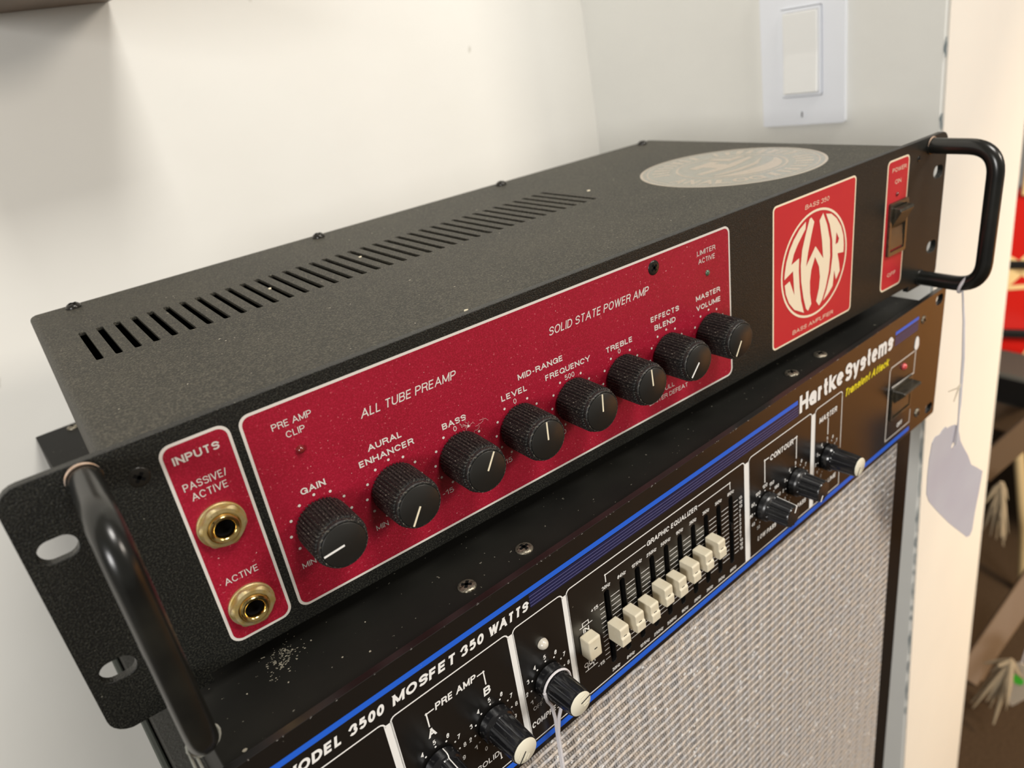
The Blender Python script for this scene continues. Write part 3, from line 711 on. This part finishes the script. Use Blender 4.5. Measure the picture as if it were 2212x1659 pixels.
# ------------------------------------------------------------------ lower amplifier (turned 3.3 degrees)
HKC = (481.119, -8.047, -91.945); TH = 0.057102
Hb = empty('bass_amplifier', (HKC[0]-PW*cos(TH), HKC[1]-PW*sin(TH), HKC[2]), TH)
tag(Hb, 'black rack amplifier with blue stripes, white lettering and slider controls, under the red-labelled one', 'amplifier')
SLX = [176.4+9.5*i for i in range(10)]
hh = [rrect(cx-4.8, cx+4.8, cz-3.3, cz+3.3, 3.2) for cx in (8.0, PW-8.0) for cz in (6.9, 82.0)]
slots = [rrect(x-1.55, x+1.55, 13.6, 53.7, 1.5) for x in SLX]
psw = [rrect(419.6, 444.6, 21.8, 43.6, .5)]
MB().plate([rrect(0, PW, 0, PH, 2.0)]+hh+slots+psw, 0, 3.0).build('front_panel', 'rack', Hb, bevel=0.35)
MB().box(160, 280, 3.6, 5, 8, 60).build('slot_backing', 'dark', Hb)
hc = MB()
hc.plate([rrect(24, 458.6, 3.0, 333, 0)], 84.5, 86.0, 'z')
hc.box(24, 25.5, 3, 333, 1, 84.6); hc.box(457.1, 458.6, 3, 333, 1, 84.6); hc.box(25.4, 457.2, 331, 332.8, 1, 84.6); hc.box(25.4, 457.2, 3, 331.2, 0.5, 2)
hc.build('top_cover', 'rackcover', Hb, bevel=0.4)
for x in (119.8, 147.9, 333.5, 360.9): screw(Hb, x, 12.5, 3.6, 'steel', ax='z', dome=1.2, zc=86)
for x, y in ((44, 325), (150, 325), (333, 325), (440, 325)): screw(Hb, x, y, 3.4, 'steel', ax='z', dome=1.6, zc=86)
screw(Hb, 457.6, 10.9, 3.0, 'steel', dome=1.0); screw(Hb, 454.9, 75.6, 2.6, 'steel', dome=0.7)
for x in (40, 440):
    for y in (30, 300): MB().lathe([(9, 0), (8, 3.8)], (x, y, -3.3), 'z', 24).build('rubber_foot', 'gloss', Hb, smooth=True)
# flaked paint on the cover
sc = MB(); rnd = random.Random(11)
for k_ in range(150):
    t = rnd.random(); x = 55+rnd.gauss(0, 3.4); y = 33+rnd.gauss(0, 3.4)+(x-55)*0.5
    r_ = rnd.uniform(0.08, 0.34)*(1.6 if rnd.random() < .12 else 1); n = 5
    sc.plate([[(x+r_*rnd.uniform(.5, 1.6)*cos(2*pi*i/n+.3), y+r_*rnd.uniform(.3, 1.0)*sin(2*pi*i/n)) for i in range(n)]], 86.0, 86.06, 'z')
for x, y, r_ in ((61.5, 2.9, .7), (63.4, 2.8, .45), (92, 3.6, .35), (31, 6, .8), (52, 21, .3), (78, 12, .4), (70, 17, .3), (84, 26, .3), (40, 27, .3), (66, 33, .35)):
    sc.plate([[(x+r_*cos(2*pi*i/7)*rnd.uniform(.6, 1.3), y+r_*0.8*sin(2*pi*i/7)) for i in range(7)]], 86.0, 86.15, 'z')
M['flake'] = mat('dusty_flakes', (0.34, 0.31, 0.24), 0.7)
sc.build('flaked_paint', 'flake', Hb, kind='stuff')
# worn front top edge
we_ = MB(); x = 30
while x < 470:
    l = rnd.uniform(0.2, 0.9)
    we_.add([(x, -0.03, 88.13-rnd.uniform(.1, .5)), (x+l, -0.03, 88.1-rnd.uniform(.1, .4)), (x+l*.6, 0.3, 88.16)], [(0, 1, 2)])
    x += rnd.choice((0.5, 1.2, 2, 4, 9, 14))
we_.build('edge_wear', 'print', Hb, kind='stuff')

yS = -0.06
def strips(L_, mt, name, y=yS):
    for l in L_: MB().plate([l], y, None).build(name, mt, Hb)
def joined(L_, mt, name, kind=None, y=yS):
    b_ = MB()
    for q_, l in enumerate(L_): b_.plate([l], y-.004*(q_ % 6) if kind is None else y, None)
    return b_.build(name, mt, Hb, kind=kind)
def R(x0, x1, z0, z1): return [(x0, z0), (x1, z0), (x1, z1), (x0, z1)]
strips([R(18, 318.8, 77.9, 80.3), R(419.8, 448.2, 78.2, 80.3), R(18, 447.8, 2.7, 5.8)], 'blue', 'blue_stripe')
strips([R(137.5, 319.5, 71.0, 77.4), R(419.8, 448.2, 71.2, 77.6)], 'navy', 'navy_band', -0.04)
strips([R(137.6, 319.6, z, z+0.22) for z in (76.0, 74.5, 73.05, 71.6)]+[R(419.8, 448.2, z, z+0.22) for z in (76.2, 74.8, 73.3, 71.9)], 'stripe', 'pin_stripe')
W_ = []
def frame_top(x0, x1, z1=67.2, z0=7.2, w=0.55, left=True, right=True):
    r = 2.2; W_ = []
    if left: W_.append(line((x0, z0), (x0, z1-r), w))
    if right: W_.append(line((x1, z0), (x1, z1-r), w))
    W_.append(line((x0+r, z1), (x1-r, z1), w))
    for cx, sx, a0 in ((x0+r, -1, pi/2), (x1-r, 1, 0)):
        for i in range(4):
            a, b2 = a0+pi/2*i/4, a0+pi/2*(i+1)/4
            W_.append(line((cx+r*cos(a), z1-r+r*sin(a)), (cx+r*cos(b2), z1-r+r*sin(b2)), w))
    joined(W_, 'white', 'section_frame')
frame_top(16, 71.4); frame_top(73.6, 125.0); frame_top(127.4, 153.0); frame_top(155.2, 273.2); frame_top(276.8, 332.2); frame_top(335.6, 362.6)
for x0, x1 in ((70.9, 74.1), (124.7, 127.8), (152.6, 155.6), (272.9, 277.0), (332.0, 335.9)): W_.append(R(x0, x1, 7.4, 65.6))
W_.append(R(16, 362.8, 6.85, 7.4))
def brk(x0, x1, xa, xb, z, zd, w=0.5):
    joined([line((x0-w/2, z), (xa, z), w), line((x0, z+w/2), (x0, zd), w)], 'white', 'bracket_line'); joined([line((xb, z), (x1+w/2, z), w), line((x1, z+w/2), (x1, zd), w)], 'white', 'bracket_line'); return
    W_.append(line((x0, z), (xa, z), w)); W_.append(line((xb, z), (x1, z), w)); W_.append(line((x0, z), (x0, zd), w)); W_.append(line((x1, z), (x1, zd), w))
brk(86.4, 111.9, 89.4, 109.2, 58.3, 52.3, 0.55); brk(176.7, 261.6, 201.6, 238.0, 61.4, 57.9, 0.5); brk(290.0, 318.2, 293.2, 316.0, 59.4, 46.8, 0.7)
W_.append(line((348.8, 56.2), (348.8, 46.8), 0.7))
brk(86.4, 111.7, 99.6, 111.5, 12.4, 15.4, 0.5)
TK = []
for i in range(13):
    z = 18.3+30.4*i/12
    TK.append(R(171.7, 174.4, z-.15, z+.15)); TK.append(R(264.0, 267.4, z-.15, z+.15))
    for k_ in range(9): TK.append(R(SLX[k_]+2.1, SLX[k_+1]-2.1, z-.15, z+.15))
joined(TK, 'white', 'scale_ticks', 'stuff')
# button symbols
for z in (44.1, 20.5):
    w = 0.36; joined([line(p, q, w) for p, q in (((159.6, z), (166.6, z)), ((161.2, z), (161.2, z+1.9)), ((161.2, z+1.9), (164.6, z+1.9)), ((164.6, z+1.9), (164.6, z)))], 'white', 'button_symbol')
strips(W_, 'white', 'line_print')
G_ = []
def poly_path(P, w):
    joined([line(a, b2, w) for a, b2 in zip(P, P[1:])], 'print', 'switch_outline')
poly_path([(416.4, 9.1), (416.4, 56.6), (418.0, 58.4), (446.2, 58.4)], 0.8); poly_path([(416.4, 9.1), (447.2, 9.1), (447.2, 18)], 0.7)
poly_path([(448.0, 62), (447.6, 43.2), (420.6, 44.4)], 0.9)
MB().plate([[(448.2+3.0*cos(a)*(1 if sin(a) < 0 else 0.85), 62.6+(4.6 if sin(a) > 0 else 4.2)*sin(a)) for a in [2*pi*i/20 for i in range(20)]]], -0.35, 0).build('paint_blob', 'white', Hb, bevel=0.2)
T = Print(); y = -0.1; BB = 0.068
for s_, x0, x1 in (('MODEL', 36.2, 57.2), ('3500', 59.0, 73.4), ('MOSFET', 75.5, 102.6), ('350', 104.0, 115.6), ('WATTS', 117.0, 137.4)):
    text(T, s_, x0, x1, 71.0, 75.2, y, BB, 0.22)
text(T, 'Hartke', 320.4, 362.6, 71.8, 81.8, y, 0.066, 0); text(T, 'Systems', 364.6, 418.0, 69.0, 81.4, y, 0.06, 0)
text(T, 'INPUT', 39.0, 53.0, 57.2, 60.2, y, 0.045, 0.15)
text(T, 'PRE AMP', 90.1, 108.6, 57.1, 60.2, y, 0.045, 0.15); text(T, 'A', 84.9, 88.6, 47.2, 51.1, y, 0.05); text(T, 'B', 110.0, 113.6, 47.2, 51.1, y, 0.05, 0.1)
text(T, 'TUBE', 75.8, 86.0, 14.8, 17.4, y, 0.03, 0.1); text(T, 'SOLID', 100.2, 111.4, 14.8, 17.4, y, 0.03, 0.1)
text(T, 'COMPRESSION', 128.2, 151.8, 13.9, 16.8, y, 0.045, 0.15)
text(T, 'GRAPHIC EQUALIZER', 202.4, 237.2, 60.1, 62.6, y, 0.035, 0.15)
text(T, 'IN', 161.2, 164.8, 40.8, 43.2, y, 0.03); text(T, 'OUT', 159.2, 166.2, 22.6, 25.0, y, 0.03)
text(T, '+15', 166.7, 171.0, 48.0, 49.9, y, 0.03, 0.1); text(T, '-15', 166.7, 170.9, 17.4, 19.2, y, 0.03, 0.1)
bands = ['30Hz', '64Hz', '125Hz', '250Hz', '500Hz', '1KHz', '2KHz', '3KHz', '5KHz', '8KHz']
for i, s_ in enumerate(bands):
    w = 5.4 if len(s_) == 4 else 6.9
    text(T, s_, SLX[i]-w/2+0.1, SLX[i]+w/2+0.1, 54.7, 56.5, y, 0.03, 0.15); text(T, s_, SLX[i]-w/2+.6, SLX[i]+w/2+.6, 9.0, 10.8, y, 0.03, 0.15)
for i, s_ in enumerate(('15', '12', '10', '7', '5', '2', '0', '2', '5', '7', '10', '12', '15')):
    z = 18.3+30.4*i/12; text(T, s_, 268.3, 268.3+1.05*len(s_)+.4, z-.85, z+.85, y, 0.03, small=True)
text(T, 'CONTOUR', 294.4, 315.6, 56.9, 60.1, y, 0.045, 0.15); text(T, 'LOW PASS', 283.4, 300.3, 14.2, 17.0, y, 0.045, 0.15); text(T, 'HIGH PASS', 311.2, 328.6, 14.2, 17.0, y, 0.045, 0.15)
text(T, 'MASTER', 339.5, 357.8, 57.1, 60.4, y, 0.045, 0.15); text(T, 'VOLUME', 341.5, 359.0, 14.4, 17.2, y, 0.04, 0.15); text(T, 'OFF', 430.5, 437.0, 12.5, 15.5, y, 0.05)
HKX = [(86.6, 'c'), (111.8, 'c'), (140.0, 'c'), (290.0, 'f'), (317.6, 'f'), (348.6, 'c')]
for j, (cx, ty) in enumerate(HKX):
    for k_ in range(11):
        a = radians(240-30*k_); cz = 32.8
        T.plate([circ(cx+9*cos(a), cz+9*sin(a), 0.42, 10)], y, None)
        s_ = 'OFF' if (j == 2 and k_ == 0) else str(k_)
        if j == 3: s_ = ['30', '40', '60', '80', '100', '120', '150', '180', '200', '225', '250'][k_]
        hw = 0.72*len(s_) if s_ != 'OFF' else 2.4; rr = 11.3 + (0.5 if len(s_) > 1 else 0)
        if s_ == 'OFF': text(T, s_, 130.4, 135.3, 22.2, 24.2, y, 0.01); continue
        px_, pz_ = cx+rr*cos(a), cz+rr*sin(a)
        text(T, s_, px_-hw, px_+hw, pz_-1.05, pz_+1.05, y, 0.03, 0.08, small=True)
T.build('lettering', 'white', Hb)
T2 = Print(); text(T2, 'Transient Attack', 365.2, 414.8, 61.9, 66.6, -0.1, 0.045, 0.25)
T2.build('lettering', 'yellow', Hb, label='yellow slanted lettering')
# LEDs
led(Hb, 140.0, 51.3, 2.4, 'ledclear', 2.6); led(Hb, 433.2, 53.3, 2.2, 'ledred', 2.0)
# knobs of the lower amp
def flats(n_, d):
    def f(a, i):
        if i < 5: return 1.0
        x = (a*n_/(2*pi)) % 1
        return 1.0-d*(1 if 0.12 < x < 0.62 else 0)
    return f
kpa = [75, 228, 15, 62, 242, 235]; caps = {}
for j, (cx, ty) in enumerate(HKX):
    K = child_empty('control_knob', Hb); K.location = (cx*MM, 0, 32.8*MM)
    if ty == 'c':
        pr = [(7.3, 0.6), (7.5, 1.0), (7.4, 3.8), (7.0, 4.6), (6.2, 5.0), (6.1, 5.4), (5.75, 17.6), (5.5, 18.4), (5.2, 18.5)]
        MB().lathe(pr, (0, 0, 0), seg=96, mod=flats(10, 0.035)).build('knob_body', 'gloss', K, smooth=True, ang=22)
        cap = MB().lathe([(5.15, 18.45), (5.15, 18.75), (5.0, 18.9)], (0, 0, 0), seg=40).build('knob_cap', 'knobw', K, smooth=True, ang=50)
        a = radians(kpa[j]) if j != 2 else radians(12)
        g = MB(); ca, sa = cos(a), sin(a)
        g.plate([line((ca*0.3, sa*0.3), (ca*4.9, sa*4.9), 0.42)], -19.0, -18.92)
        g.build('cap_line', 'dark', K)
        g = MB()
        for d_ in (-2.6, -1.3, 1.3, 2.6):
            l = 4.3-abs(d_)*0.5
            g.plate([line((ca*1.0-sa*d_, sa*1.0+ca*d_), (ca*l-sa*d_, sa*l+ca*d_), 0.3)], -19.0, -18.88)
        g.build('cap_rib', 'knobw', K)
        if j in (0, 1, 5):
            pm = MB(); 
            def P3(r, h, d): return (cos(a)*r-sin(a)*d, -h, sin(a)*r+cos(a)*d)
            segs = [(7.55, 1.2), (7.5, 3.8), (7.1, 4.7), (6.3, 5.1), (6.2, 5.6), (5.85, 17.6), (5.5, 18.55)]
            V = []; F = []
            for r, h in segs: V += [P3(r+.06, h+.05, -.22), P3(r+.06, h+.05, .22)]
            for q in range(len(segs)-1): F.append((2*q, 2*q+1, 2*q+3, 2*q+2))
            pm.add(V, F).build('pointer_line', 'white', K)
    else:
        pr = [(7.6, 0.6), (7.7, 1.0), (7.5, 3.4), (7.0, 4.2), (6.4, 4.6), (6.2, 5.2), (5.7, 15.4), (5.4, 15.9), (4.8, 16.0)]
        MB().lathe(pr, (0, 0, 0), seg=112, mod=flats(14, 0.085)).build('knob_body', 'ribbed', K, smooth=True, ang=22)
        a = radians(kpa[j]); V = []; F = []
        segs = [(6.5, 4.9), (6.3, 5.3), (5.85, 15.4), (5.4, 16.05), (2.0, 16.1)]
        for r, h in segs:
            for d in (-.55, .55): V.append((cos(a)*(r+.1)-sin(a)*d, -(h+.08), sin(a)*(r+.1)+cos(a)*d))
        for q in range(len(segs)-1): F.append((2*q, 2*q+1, 2*q+3, 2*q+2))
        MB().add(V, F).build('pointer_line', 'white', K)
# slider caps and push button
capz = [33.9, 34.8, 33.4, 36.1, 34.7, 36.5, 37.0, 38.3]
cmesh = None; smesh = None
prof = [(-1.0, 4.65), (-8.1, 4.65), (-8.6, 4.1), (-8.6, 0.35), (-9.3, -0.35), (-9.3, -4.1), (-9.0, -4.65), (-1.0, -4.65)]
for i in range(10):
    z = capz[i] if i < 8 else (30.0, 36.0)[i-8]
    if i >= 8:
        S_ = child_empty('slider', Hb); S_.location = (SLX[i]*MM, 0, z*MM)
        MB().box(-0.7, 0.7, -0.6, 3.4, -2, 2).build('slider_stem', 'blackwood', S_); continue
    S_ = child_empty('slider', Hb); S_.location = (SLX[i]*MM, 0, z*MM)
    if cmesh is None:
        c = MB().plate([prof], -2.6, 2.6, 'x').build('slider_cap', 'capw', S_, bevel=0.35); cmesh = c.data
        s = MB().box(-1.0, 0.8, -8.75, -8.3, 0.15, 0.55).build('cap_slit', 'dark', S_); smesh = s.data
    else:
        c = bpy.data.objects.new('slider_cap', cmesh); COL.objects.link(c); c.parent = S_
        b = c.modifiers.new('bevel', 'BEVEL'); b.width = 0.35*MM; b.segments = 2; b.limit_method = 'ANGLE'; b.angle_limit = radians(40)
        s = bpy.data.objects.new('cap_slit', smesh); COL.objects.link(s); s.parent = S_
    MB().box(-0.7, 0.7, -1.2, 3.4, -1.5, 1.5).build('slider_stem', 'blackwood', S_)
Bn = child_empty('push_button', Hb)
MB().box(158.6, 165.5, -5.6, 0.0, 30.4, 40.9).build('button_cap', 'capw', Bn, bevel=0.7)
MB().box(161.3, 162.9, -5.68, -5.3, 35.6, 36.1).build('cap_slit', 'dark', Bn)
# lower amp power rocker
PS = child_empty('power_switch', Hb)
MB().plate([rrect(419.6, 444.6, 21.8, 43.6, .5), rrect(421.4, 442.8, 23.4, 42.2, .4)], -1.2, 0.4).build('bezel', 'rocker', PS, bevel=0.3)
MB().plate([[(-7.0, 41.6), (-7.6, 40.0), (-0.8, 33.0), (-1.0, 24.4), (2.5, 23.8), (2.5, 41.9)]], 421.8, 442.4, 'x').build('rocker', 'rocker', PS, bevel=0.4)
MB().box(419.6, 444.6, 2.6, 4, 21.8, 43.6).build('switch_well', 'dark', PS)

# ------------------------------------------------------------------ speaker cabinet under the stack
Cb = empty('speaker_cabinet', (HKC[0]-PW*cos(TH), HKC[1]-PW*sin(TH), 0), TH)
tag(Cb, 'speaker cabinet with silvery woven grille cloth in a black frame, bottom of the stack', 'speaker cabinet')
CT = -95.3; CBt = -1010.0
X0, X1 = 8.6, 474.0; FY = 9.0
def shx(x, z): return x+(CT-z)*0.018       # the cabinet follows the room's vertical
def cbox(x0, x1, y0, y1, z0, z1):
    v = [(shx(x, z) , y, z) for z in (z0, z1) for (x, y) in ((x0, y0), (x1, y0), (x1, y1), (x0, y1))]
    return MB().add(v, [(0,3,2,1),(4,5,6,7),(0,1,5,4),(1,2,6,5),(2,3,7,6),(3,0,4,7)])
cbox(X0+3.4, X1-1, FY+14, 330, CBt, CT).build('cabinet_body', 'tolex', Cb, bevel=1.5)
cbox(X0, X0+3.1, FY+6, 332, CBt, CT+0.5).build('edge_trim', 'trimg', Cb, bevel=0.8)
cbox(X0, X0+22, FY, FY+14.5, CBt, CT).build('grille_frame', 'blackwood', Cb, bevel=0.8)
cbox(X1-24, X1, FY, FY+14.5, CBt, CT).build('grille_frame', 'blackwood', Cb, bevel=1.2)
cbox(X0+22, X1-24, FY, FY+14.5, CBt, CBt+24).build('grille_frame', 'blackwood', Cb, bevel=0.8)
cbox(X0+21.5, X1-23.5, FY-2.0, FY+10, CBt+23, CT+1.5).build('grille_cloth', 'grille', Cb, bevel=1.2)
# glints on the cloth, put in as near-white loops standing off the weave
gl = MB(); rnd = random.Random(5)
for k_ in range(620):
    x = rnd.uniform(X0+24, X1-26); z = rnd.uniform(CT-330, CT-1); x = shx(x, z)
    s_ = rnd.uniform(1.1, 2.0)
    P = [(x, FY-2.05, z-.5*s_), (x+0.1*s_, FY-2.05-.3*s_, z+0.8*s_), (x+0.75*s_, FY-2.1-.1*s_, z), (x, FY-2.05, z-.5*s_)]
    gl.tube(P, 0.2, 4)
M['glint'] = mat('thread_glint', (0.93, 0.92, 0.90), 0.3, 0.0)
gl.build('thread_glint', 'glint', Cb, kind='stuff')
for x in (60, 420):
    for y_ in (60, 280):
        MB().lathe([(20, 0), (18, CBt+H0)], (shx(x, CBt), y_, -H0), 'z', 24).build('rubber_foot', 'gloss', Cb, smooth=True)

# ------------------------------------------------------------------ price tags
Tg = empty('price_tag', (463.6, -30, 2)); tag(Tg, 'blank lavender price tag hanging on a long white string from the right handle', 'price tag')
def P_(x, y, z): return (x-463.6, y+30, z-2)
loop = [P_(463.2+5.0*cos(a)*0.25-2.2*0, -26.5+5.2*cos(a), 5.6+5.2*sin(a)) for a in [2*pi*i/20 for i in range(21)]]
loop = [P_(463.6+4.75*cos(a), -25.5-1.6*sin(a), 5.6+4.75*sin(a)) for a in [2*pi*i/20 for i in range(21)]]
sg = MB().tube(loop, 0.9, 8)
sg.tube([P_(463.8, -25.2, 1.2), P_(465.2, -27, -18), P_(467.2, -28, -42), P_(468.8, -28.6, -72), P_(470.2, -29.4, -100), P_(470.6, -29, -104)], 0.55, 8)
sg.tube([P_(464.6, -24.8, 1.4), P_(465.9, -27.2, -18), P_(467.7, -28.6, -42), P_(469.4, -29.0, -72), P_(470.6, -28.4, -101), P_(470.6, -28.2, -105)], 0.5, 8)
sg.build('string', 'string', Tg, smooth=True)
fy = MB()
fy.tube([P_(467.6, -28.4, -60), P_(463, -29, -60.5), P_(455, -30, -58.0), P_(449.5, -30, -57)], [0.5, 0.5, .45, .3], 6)
fy.tube([P_(467.6, -28.4, -60), P_(461, -30, -62), P_(455.5, -31, -66)], [0.5, .45, .3], 6)
M['fray'] = mat('beige_string', (0.52, 0.46, 0.36), 0.9)
fy.build('string_end', 'fray', Tg, smooth=True)
# the card: scalloped upper edge, curled
def card(x, z):
    y = -29 + 2.5*sin((x-432)/85*pi) + 0.00035*(z+130)**2
    return P_(x, y, z)
outl = [(433.5,-85),(437,-82.5),(441,-83.6),(444.5,-84.6),(448,-83.2),(452.5,-82.8),(456,-85.6),(459,-86.2),(463,-87.0),(468,-88.6),(472,-91.5),(476,-98),(480,-106),(486,-114),(494,-124),(500,-134),(508,-140),(515.8,-146.5),(515.0,-162),(513.6,-180),(513.6,-196),(511.8,-200),(508,-199.5),(502,-193.5),(480,-172),(456,-147),(444.5,-135),(438.5,-126),(435.5,-112),(433.5,-98)]
hole = circ(470.2, -105.2, 2.2, 12)
cm = MB().plate([outl, hole], -0.2, 0.2)
co = cm.build('card', 'tagc', Tg)
bm = bmesh.new(); bm.from_mesh(co.data)
for _ in range(3):
    bmesh.ops.subdivide_edges(bm, edges=[e for e in bm.edges if e.calc_length() > 9*MM], cuts=1, use_grid_fill=False)
    bmesh.ops.triangulate(bm, faces=bm.faces)
for v in bm.verts:
    x, y_, z = v.co.x/MM, v.co.y/MM, v.co.z/MM
    y_ += -29 + 3.0*sin((x-432)/85*pi) - 0.0005*(z+150)**2*(1 if z > -150 else -0.3)
    p = P_(x, y_, z); v.co = Vector(p)*MM
bm.to_mesh(co.data); bm.free()
for p in co.data.polygons: p.use_smooth = True
co.data.set_sharp_from_angle(angle=radians(50))

# string knotted round the compressor knob; its tag hangs below the picture
def hkw(x, y, z):    # lower-amp panel coordinates -> this tag's own frame (turned with the amp)
    return (x-137, y+4, z-25)
T2o = bpy.data.objects.new('price_tag', None); COL.objects.link(T2o)
T2o.matrix_world = Matrix.Translation(Vector(((HKC[0]-PW*cos(TH))*MM, (HKC[1]-PW*sin(TH))*MM, (HKC[2]+H0)*MM))) @ Matrix.Rotation(TH, 4, 'Z') @ Matrix.Translation(Vector((137, -4, 25))*MM)
tag(T2o, 'price tag on a doubled white string looped over a black knob of the lower amplifier', 'price tag')
s2 = MB()
s2.tube([hkw(133.2, -5.6, 34), hkw(134.0, -5.4, 29), hkw(136.0, -5.0, 24.6), hkw(137.4, -4.0, 15), hkw(137.7, -3.2, 8), hkw(137.3, -3, -10), hkw(136.8, -2.5, -60)], 0.75, 8)
s2.tube([hkw(146.4, -6.0, 33), hkw(144.6, -6.0, 27), hkw(140.4, -6.0, 22.8), hkw(138.8, -4.6, 15), hkw(137.8, -3.8, 6), hkw(137.6, -3.6, -10), hkw(137.2, -3, -60)], 0.75, 8)
s2.tube([hkw(140.0+6.9*cos(a), -5.6, 32.8+6.9*sin(a)) for a in [radians(-20)+radians(220)*i/16 for i in range(17)]], 0.5, 6)
s2.build('string', 'string', T2o, smooth=True)
MB().plate([[(p[0]-137, p[1]-25) for p in [(125, -70), (137, -60), (150, -70), (150, -130), (125, -130)]], circ(0, -91, 2, 10)], 0.6, 1.0).build('card', 'tagc', T2o)
# string round the left handle
T3 = empty('string_loop', (21.2, -30, 6)); tag(T3, 'worn pale string tied round the foot of the left handle', 'string')
s3 = MB()
s3.tube([(4.7*cos(a), 2+0.8*cos(a), 4.7*sin(a)) for a in [2*pi*i/18 for i in range(19)]], 0.5, 8)
s3.tube([(-4.6, 1, -1), (-4.8, 0, -12), (-5, 0, -40)], 0.45, 6); s3.tube([(-3.2, 1.2, -3.6), (-3, 0, -14), (-3.4, 0, -40)], 0.45, 6)
M['gstring'] = mat('grimy_string', (0.30, 0.30, 0.26), 0.9)
s3.build('string', 'gstring', T3, smooth=True)

# ------------------------------------------------------------------ shop beyond the wall end (out of focus)
G = empty('electric_guitar', (1760, 420, -655)); tag(G, 'glossy red electric guitar with criss-crossing cream stripes, standing on the brown board beyond the wall', 'guitar')
bo = [(-150, 40), (-170, 100), (-150, 190), (-105, 250), (-120, 330), (-130, 400), (-100, 450), (-55, 440), (-35, 390), (35, 390), (60, 430), (110, 420), (125, 360), (105, 300), (110, 240), (150, 180), (165, 95), (130, 25), (60, 0), (-60, 0)]
GR = Matrix.Rotation(radians(-62), 4, 'Z')
G.rotation_euler = (0, 0, radians(-62))
def gb(o): return o
MB().plate([bo], -22, 22).build('body', 'gred', G, bevel=5, seg=3)
def stripe(p, q, w, yy=-22.8):
    return MB().plate([line(p, q, w)], yy, yy+0.9)
for p, q, w in (((-140, 60), (70, 330), 26), ((-120, 300), (130, 130), 22), ((-60, 10), (-90, 420), 12), ((90, 40), (60, 400), 14), ((-150, 170), (60, 190), 10), ((20, 20), (120, 300), 12)):
    stripe(p, q, w).build('cream_stripe', 'gcream', G)
MB().box(-28, 28, -30, -22, 380, 900).build('neck', 'gcream', G, bevel=3)
MB().box(-40, 40, -34, -22, 70, 88).build('bridge', 'blackwood', G, bevel=3)
MB().box(-38, 38, -27, -22, 225, 243).build('pickup', 'blackwood', G, bevel=3)
# dark case beside the guitar
Bk = empty('display_bench', (1700, 380, -665)); tag(Bk, 'low brown display board on dark legs beyond the wall, under the red guitar', 'bench')
MB().box(-70, 700, -420, 360, -100, -6).build('board', 'wood', Bk, bevel=8)
for x in (0, 630):
    for y_ in (-360, 300): MB().box(x-25, x+25, y_-25, y_+25, -385, -100).build('leg', 'blackwood', Bk, bevel=3)
Ca = empty('amplifier_head', (1640, 395, -671)); tag(Ca, 'small black amplifier box on the brown board in front of the red guitar', 'amplifier')
MB().box(-60, 60, -90, 75, 0, 70).build('cabinet', 'tolex', Ca, bevel=8)
MB().box(-62, -58, -80, 60, 8, 62).build('front_grille', 'blackwood', Ca)
# folding stand
Sd = empty('folding_stand', (1196, 209, -1050)); tag(Sd, 'tan metal folding stand with slanting flat legs on the dark carpet', 'stand')
def flatbar(p, q, w, t, name):
    p, q = Vector(p), Vector(q); d = (q-p).normalized(); s_ = d.cross(Vector((1, 0.3, 0))).normalized()*w/2; n_ = d.cross(s_).normalized()*t/2
    V = [p-s_-n_, p+s_-n_, p+s_+n_, p-s_+n_, q-s_-n_, q+s_-n_, q+s_+n_, q-s_+n_]
    return MB().add(V, [(0,1,2,3),(4,5,6,7),(0,1,5,4),(1,2,6,5),(2,3,7,6),(3,0,4,7)]).build(name, 'tan', Sd, bevel=3)
def rel(x, y_, z): return (x-1196, y_-209, z+1050)
flatbar(rel(1352, 155, -800), rel(1196, 209, -1046), 40, 16, 'leg')
flatbar(rel(1360, 168, -815), rel(1215, 195, -1046), 14, 30, 'leg')
flatbar(rel(1500, 262, -640), rel(1480, 345, -785), 46, 16, 'cross_bar')
M['pole'] = mat('pale_pole', (0.42, 0.32, 0.17), 0.45)
MB().tube([rel(1560, 309, -750), rel(1520, 262, -900), rel(1500, 238, -1040)], 10, 12).build('pole', 'pole', Sd, smooth=True)
# bunches of frayed cord ends
def bunch(name, loc, ends, label):
    e = empty(name, loc); tag(e, label, 'cord bunch')
    rnd = random.Random(len(ends)); b_ = MB()
    for (dx, dy, dz, r0) in ends:
        mid = (dx*0.5+rnd.uniform(-8, 8), dy*0.5, dz*0.45+rnd.uniform(-6, 6))
        b_.tube([(0, 0, 0), mid, (dx, dy, dz)], [r0, r0*1.2, r0*0.3], 8)
    b_.build('cord_end', 'bluegrey', e, smooth=True)
r2 = random.Random(21)
def spikes(n_, sp, dn): return [(r2.uniform(-sp, sp), r2.uniform(-sp, sp), -r2.uniform(.25, 1)*dn, r2.uniform(2.2, 4.6)) for _ in range(n_)]
bunch('cord_bunch', (1400, 272, -735), spikes(16, 26, 130), 'pale frayed cord ends hanging beside the wall edge, below the cross bar')
bunch('cord_bunch', (1150, 128, -905), [(a_-18, b_+6, c_, d_) for a_, b_, c_, d_ in spikes(18, 36, 118)], 'pale frayed cord ends hanging in front of the lower stand leg')
# white tag with a green dot
Tw = empty('price_tag', (1180, 122, -926)); tag(Tw, 'white price tag with a round green sticker, hanging far right by the stand', 'price tag')
tw = MB().plate([[(13, -14), (4, -3), (-10, -2), (-16, -20), (-16, -75), (0, -105), (4, -109), (8, -100), (10, -60)]], -1, 0.5, 'x')
tw.build('card', 'tagw', Tw)
MB().plate([circ(1, -42, 10, 20)], -2.2, -1.2, 'x').build('green_sticker', 'green', Tw)
MB().tube([(0, 0, -4), (5, -4, 60), (10, -10, 150)], 1.5, 6).build('string', 'string', Tw, smooth=True)
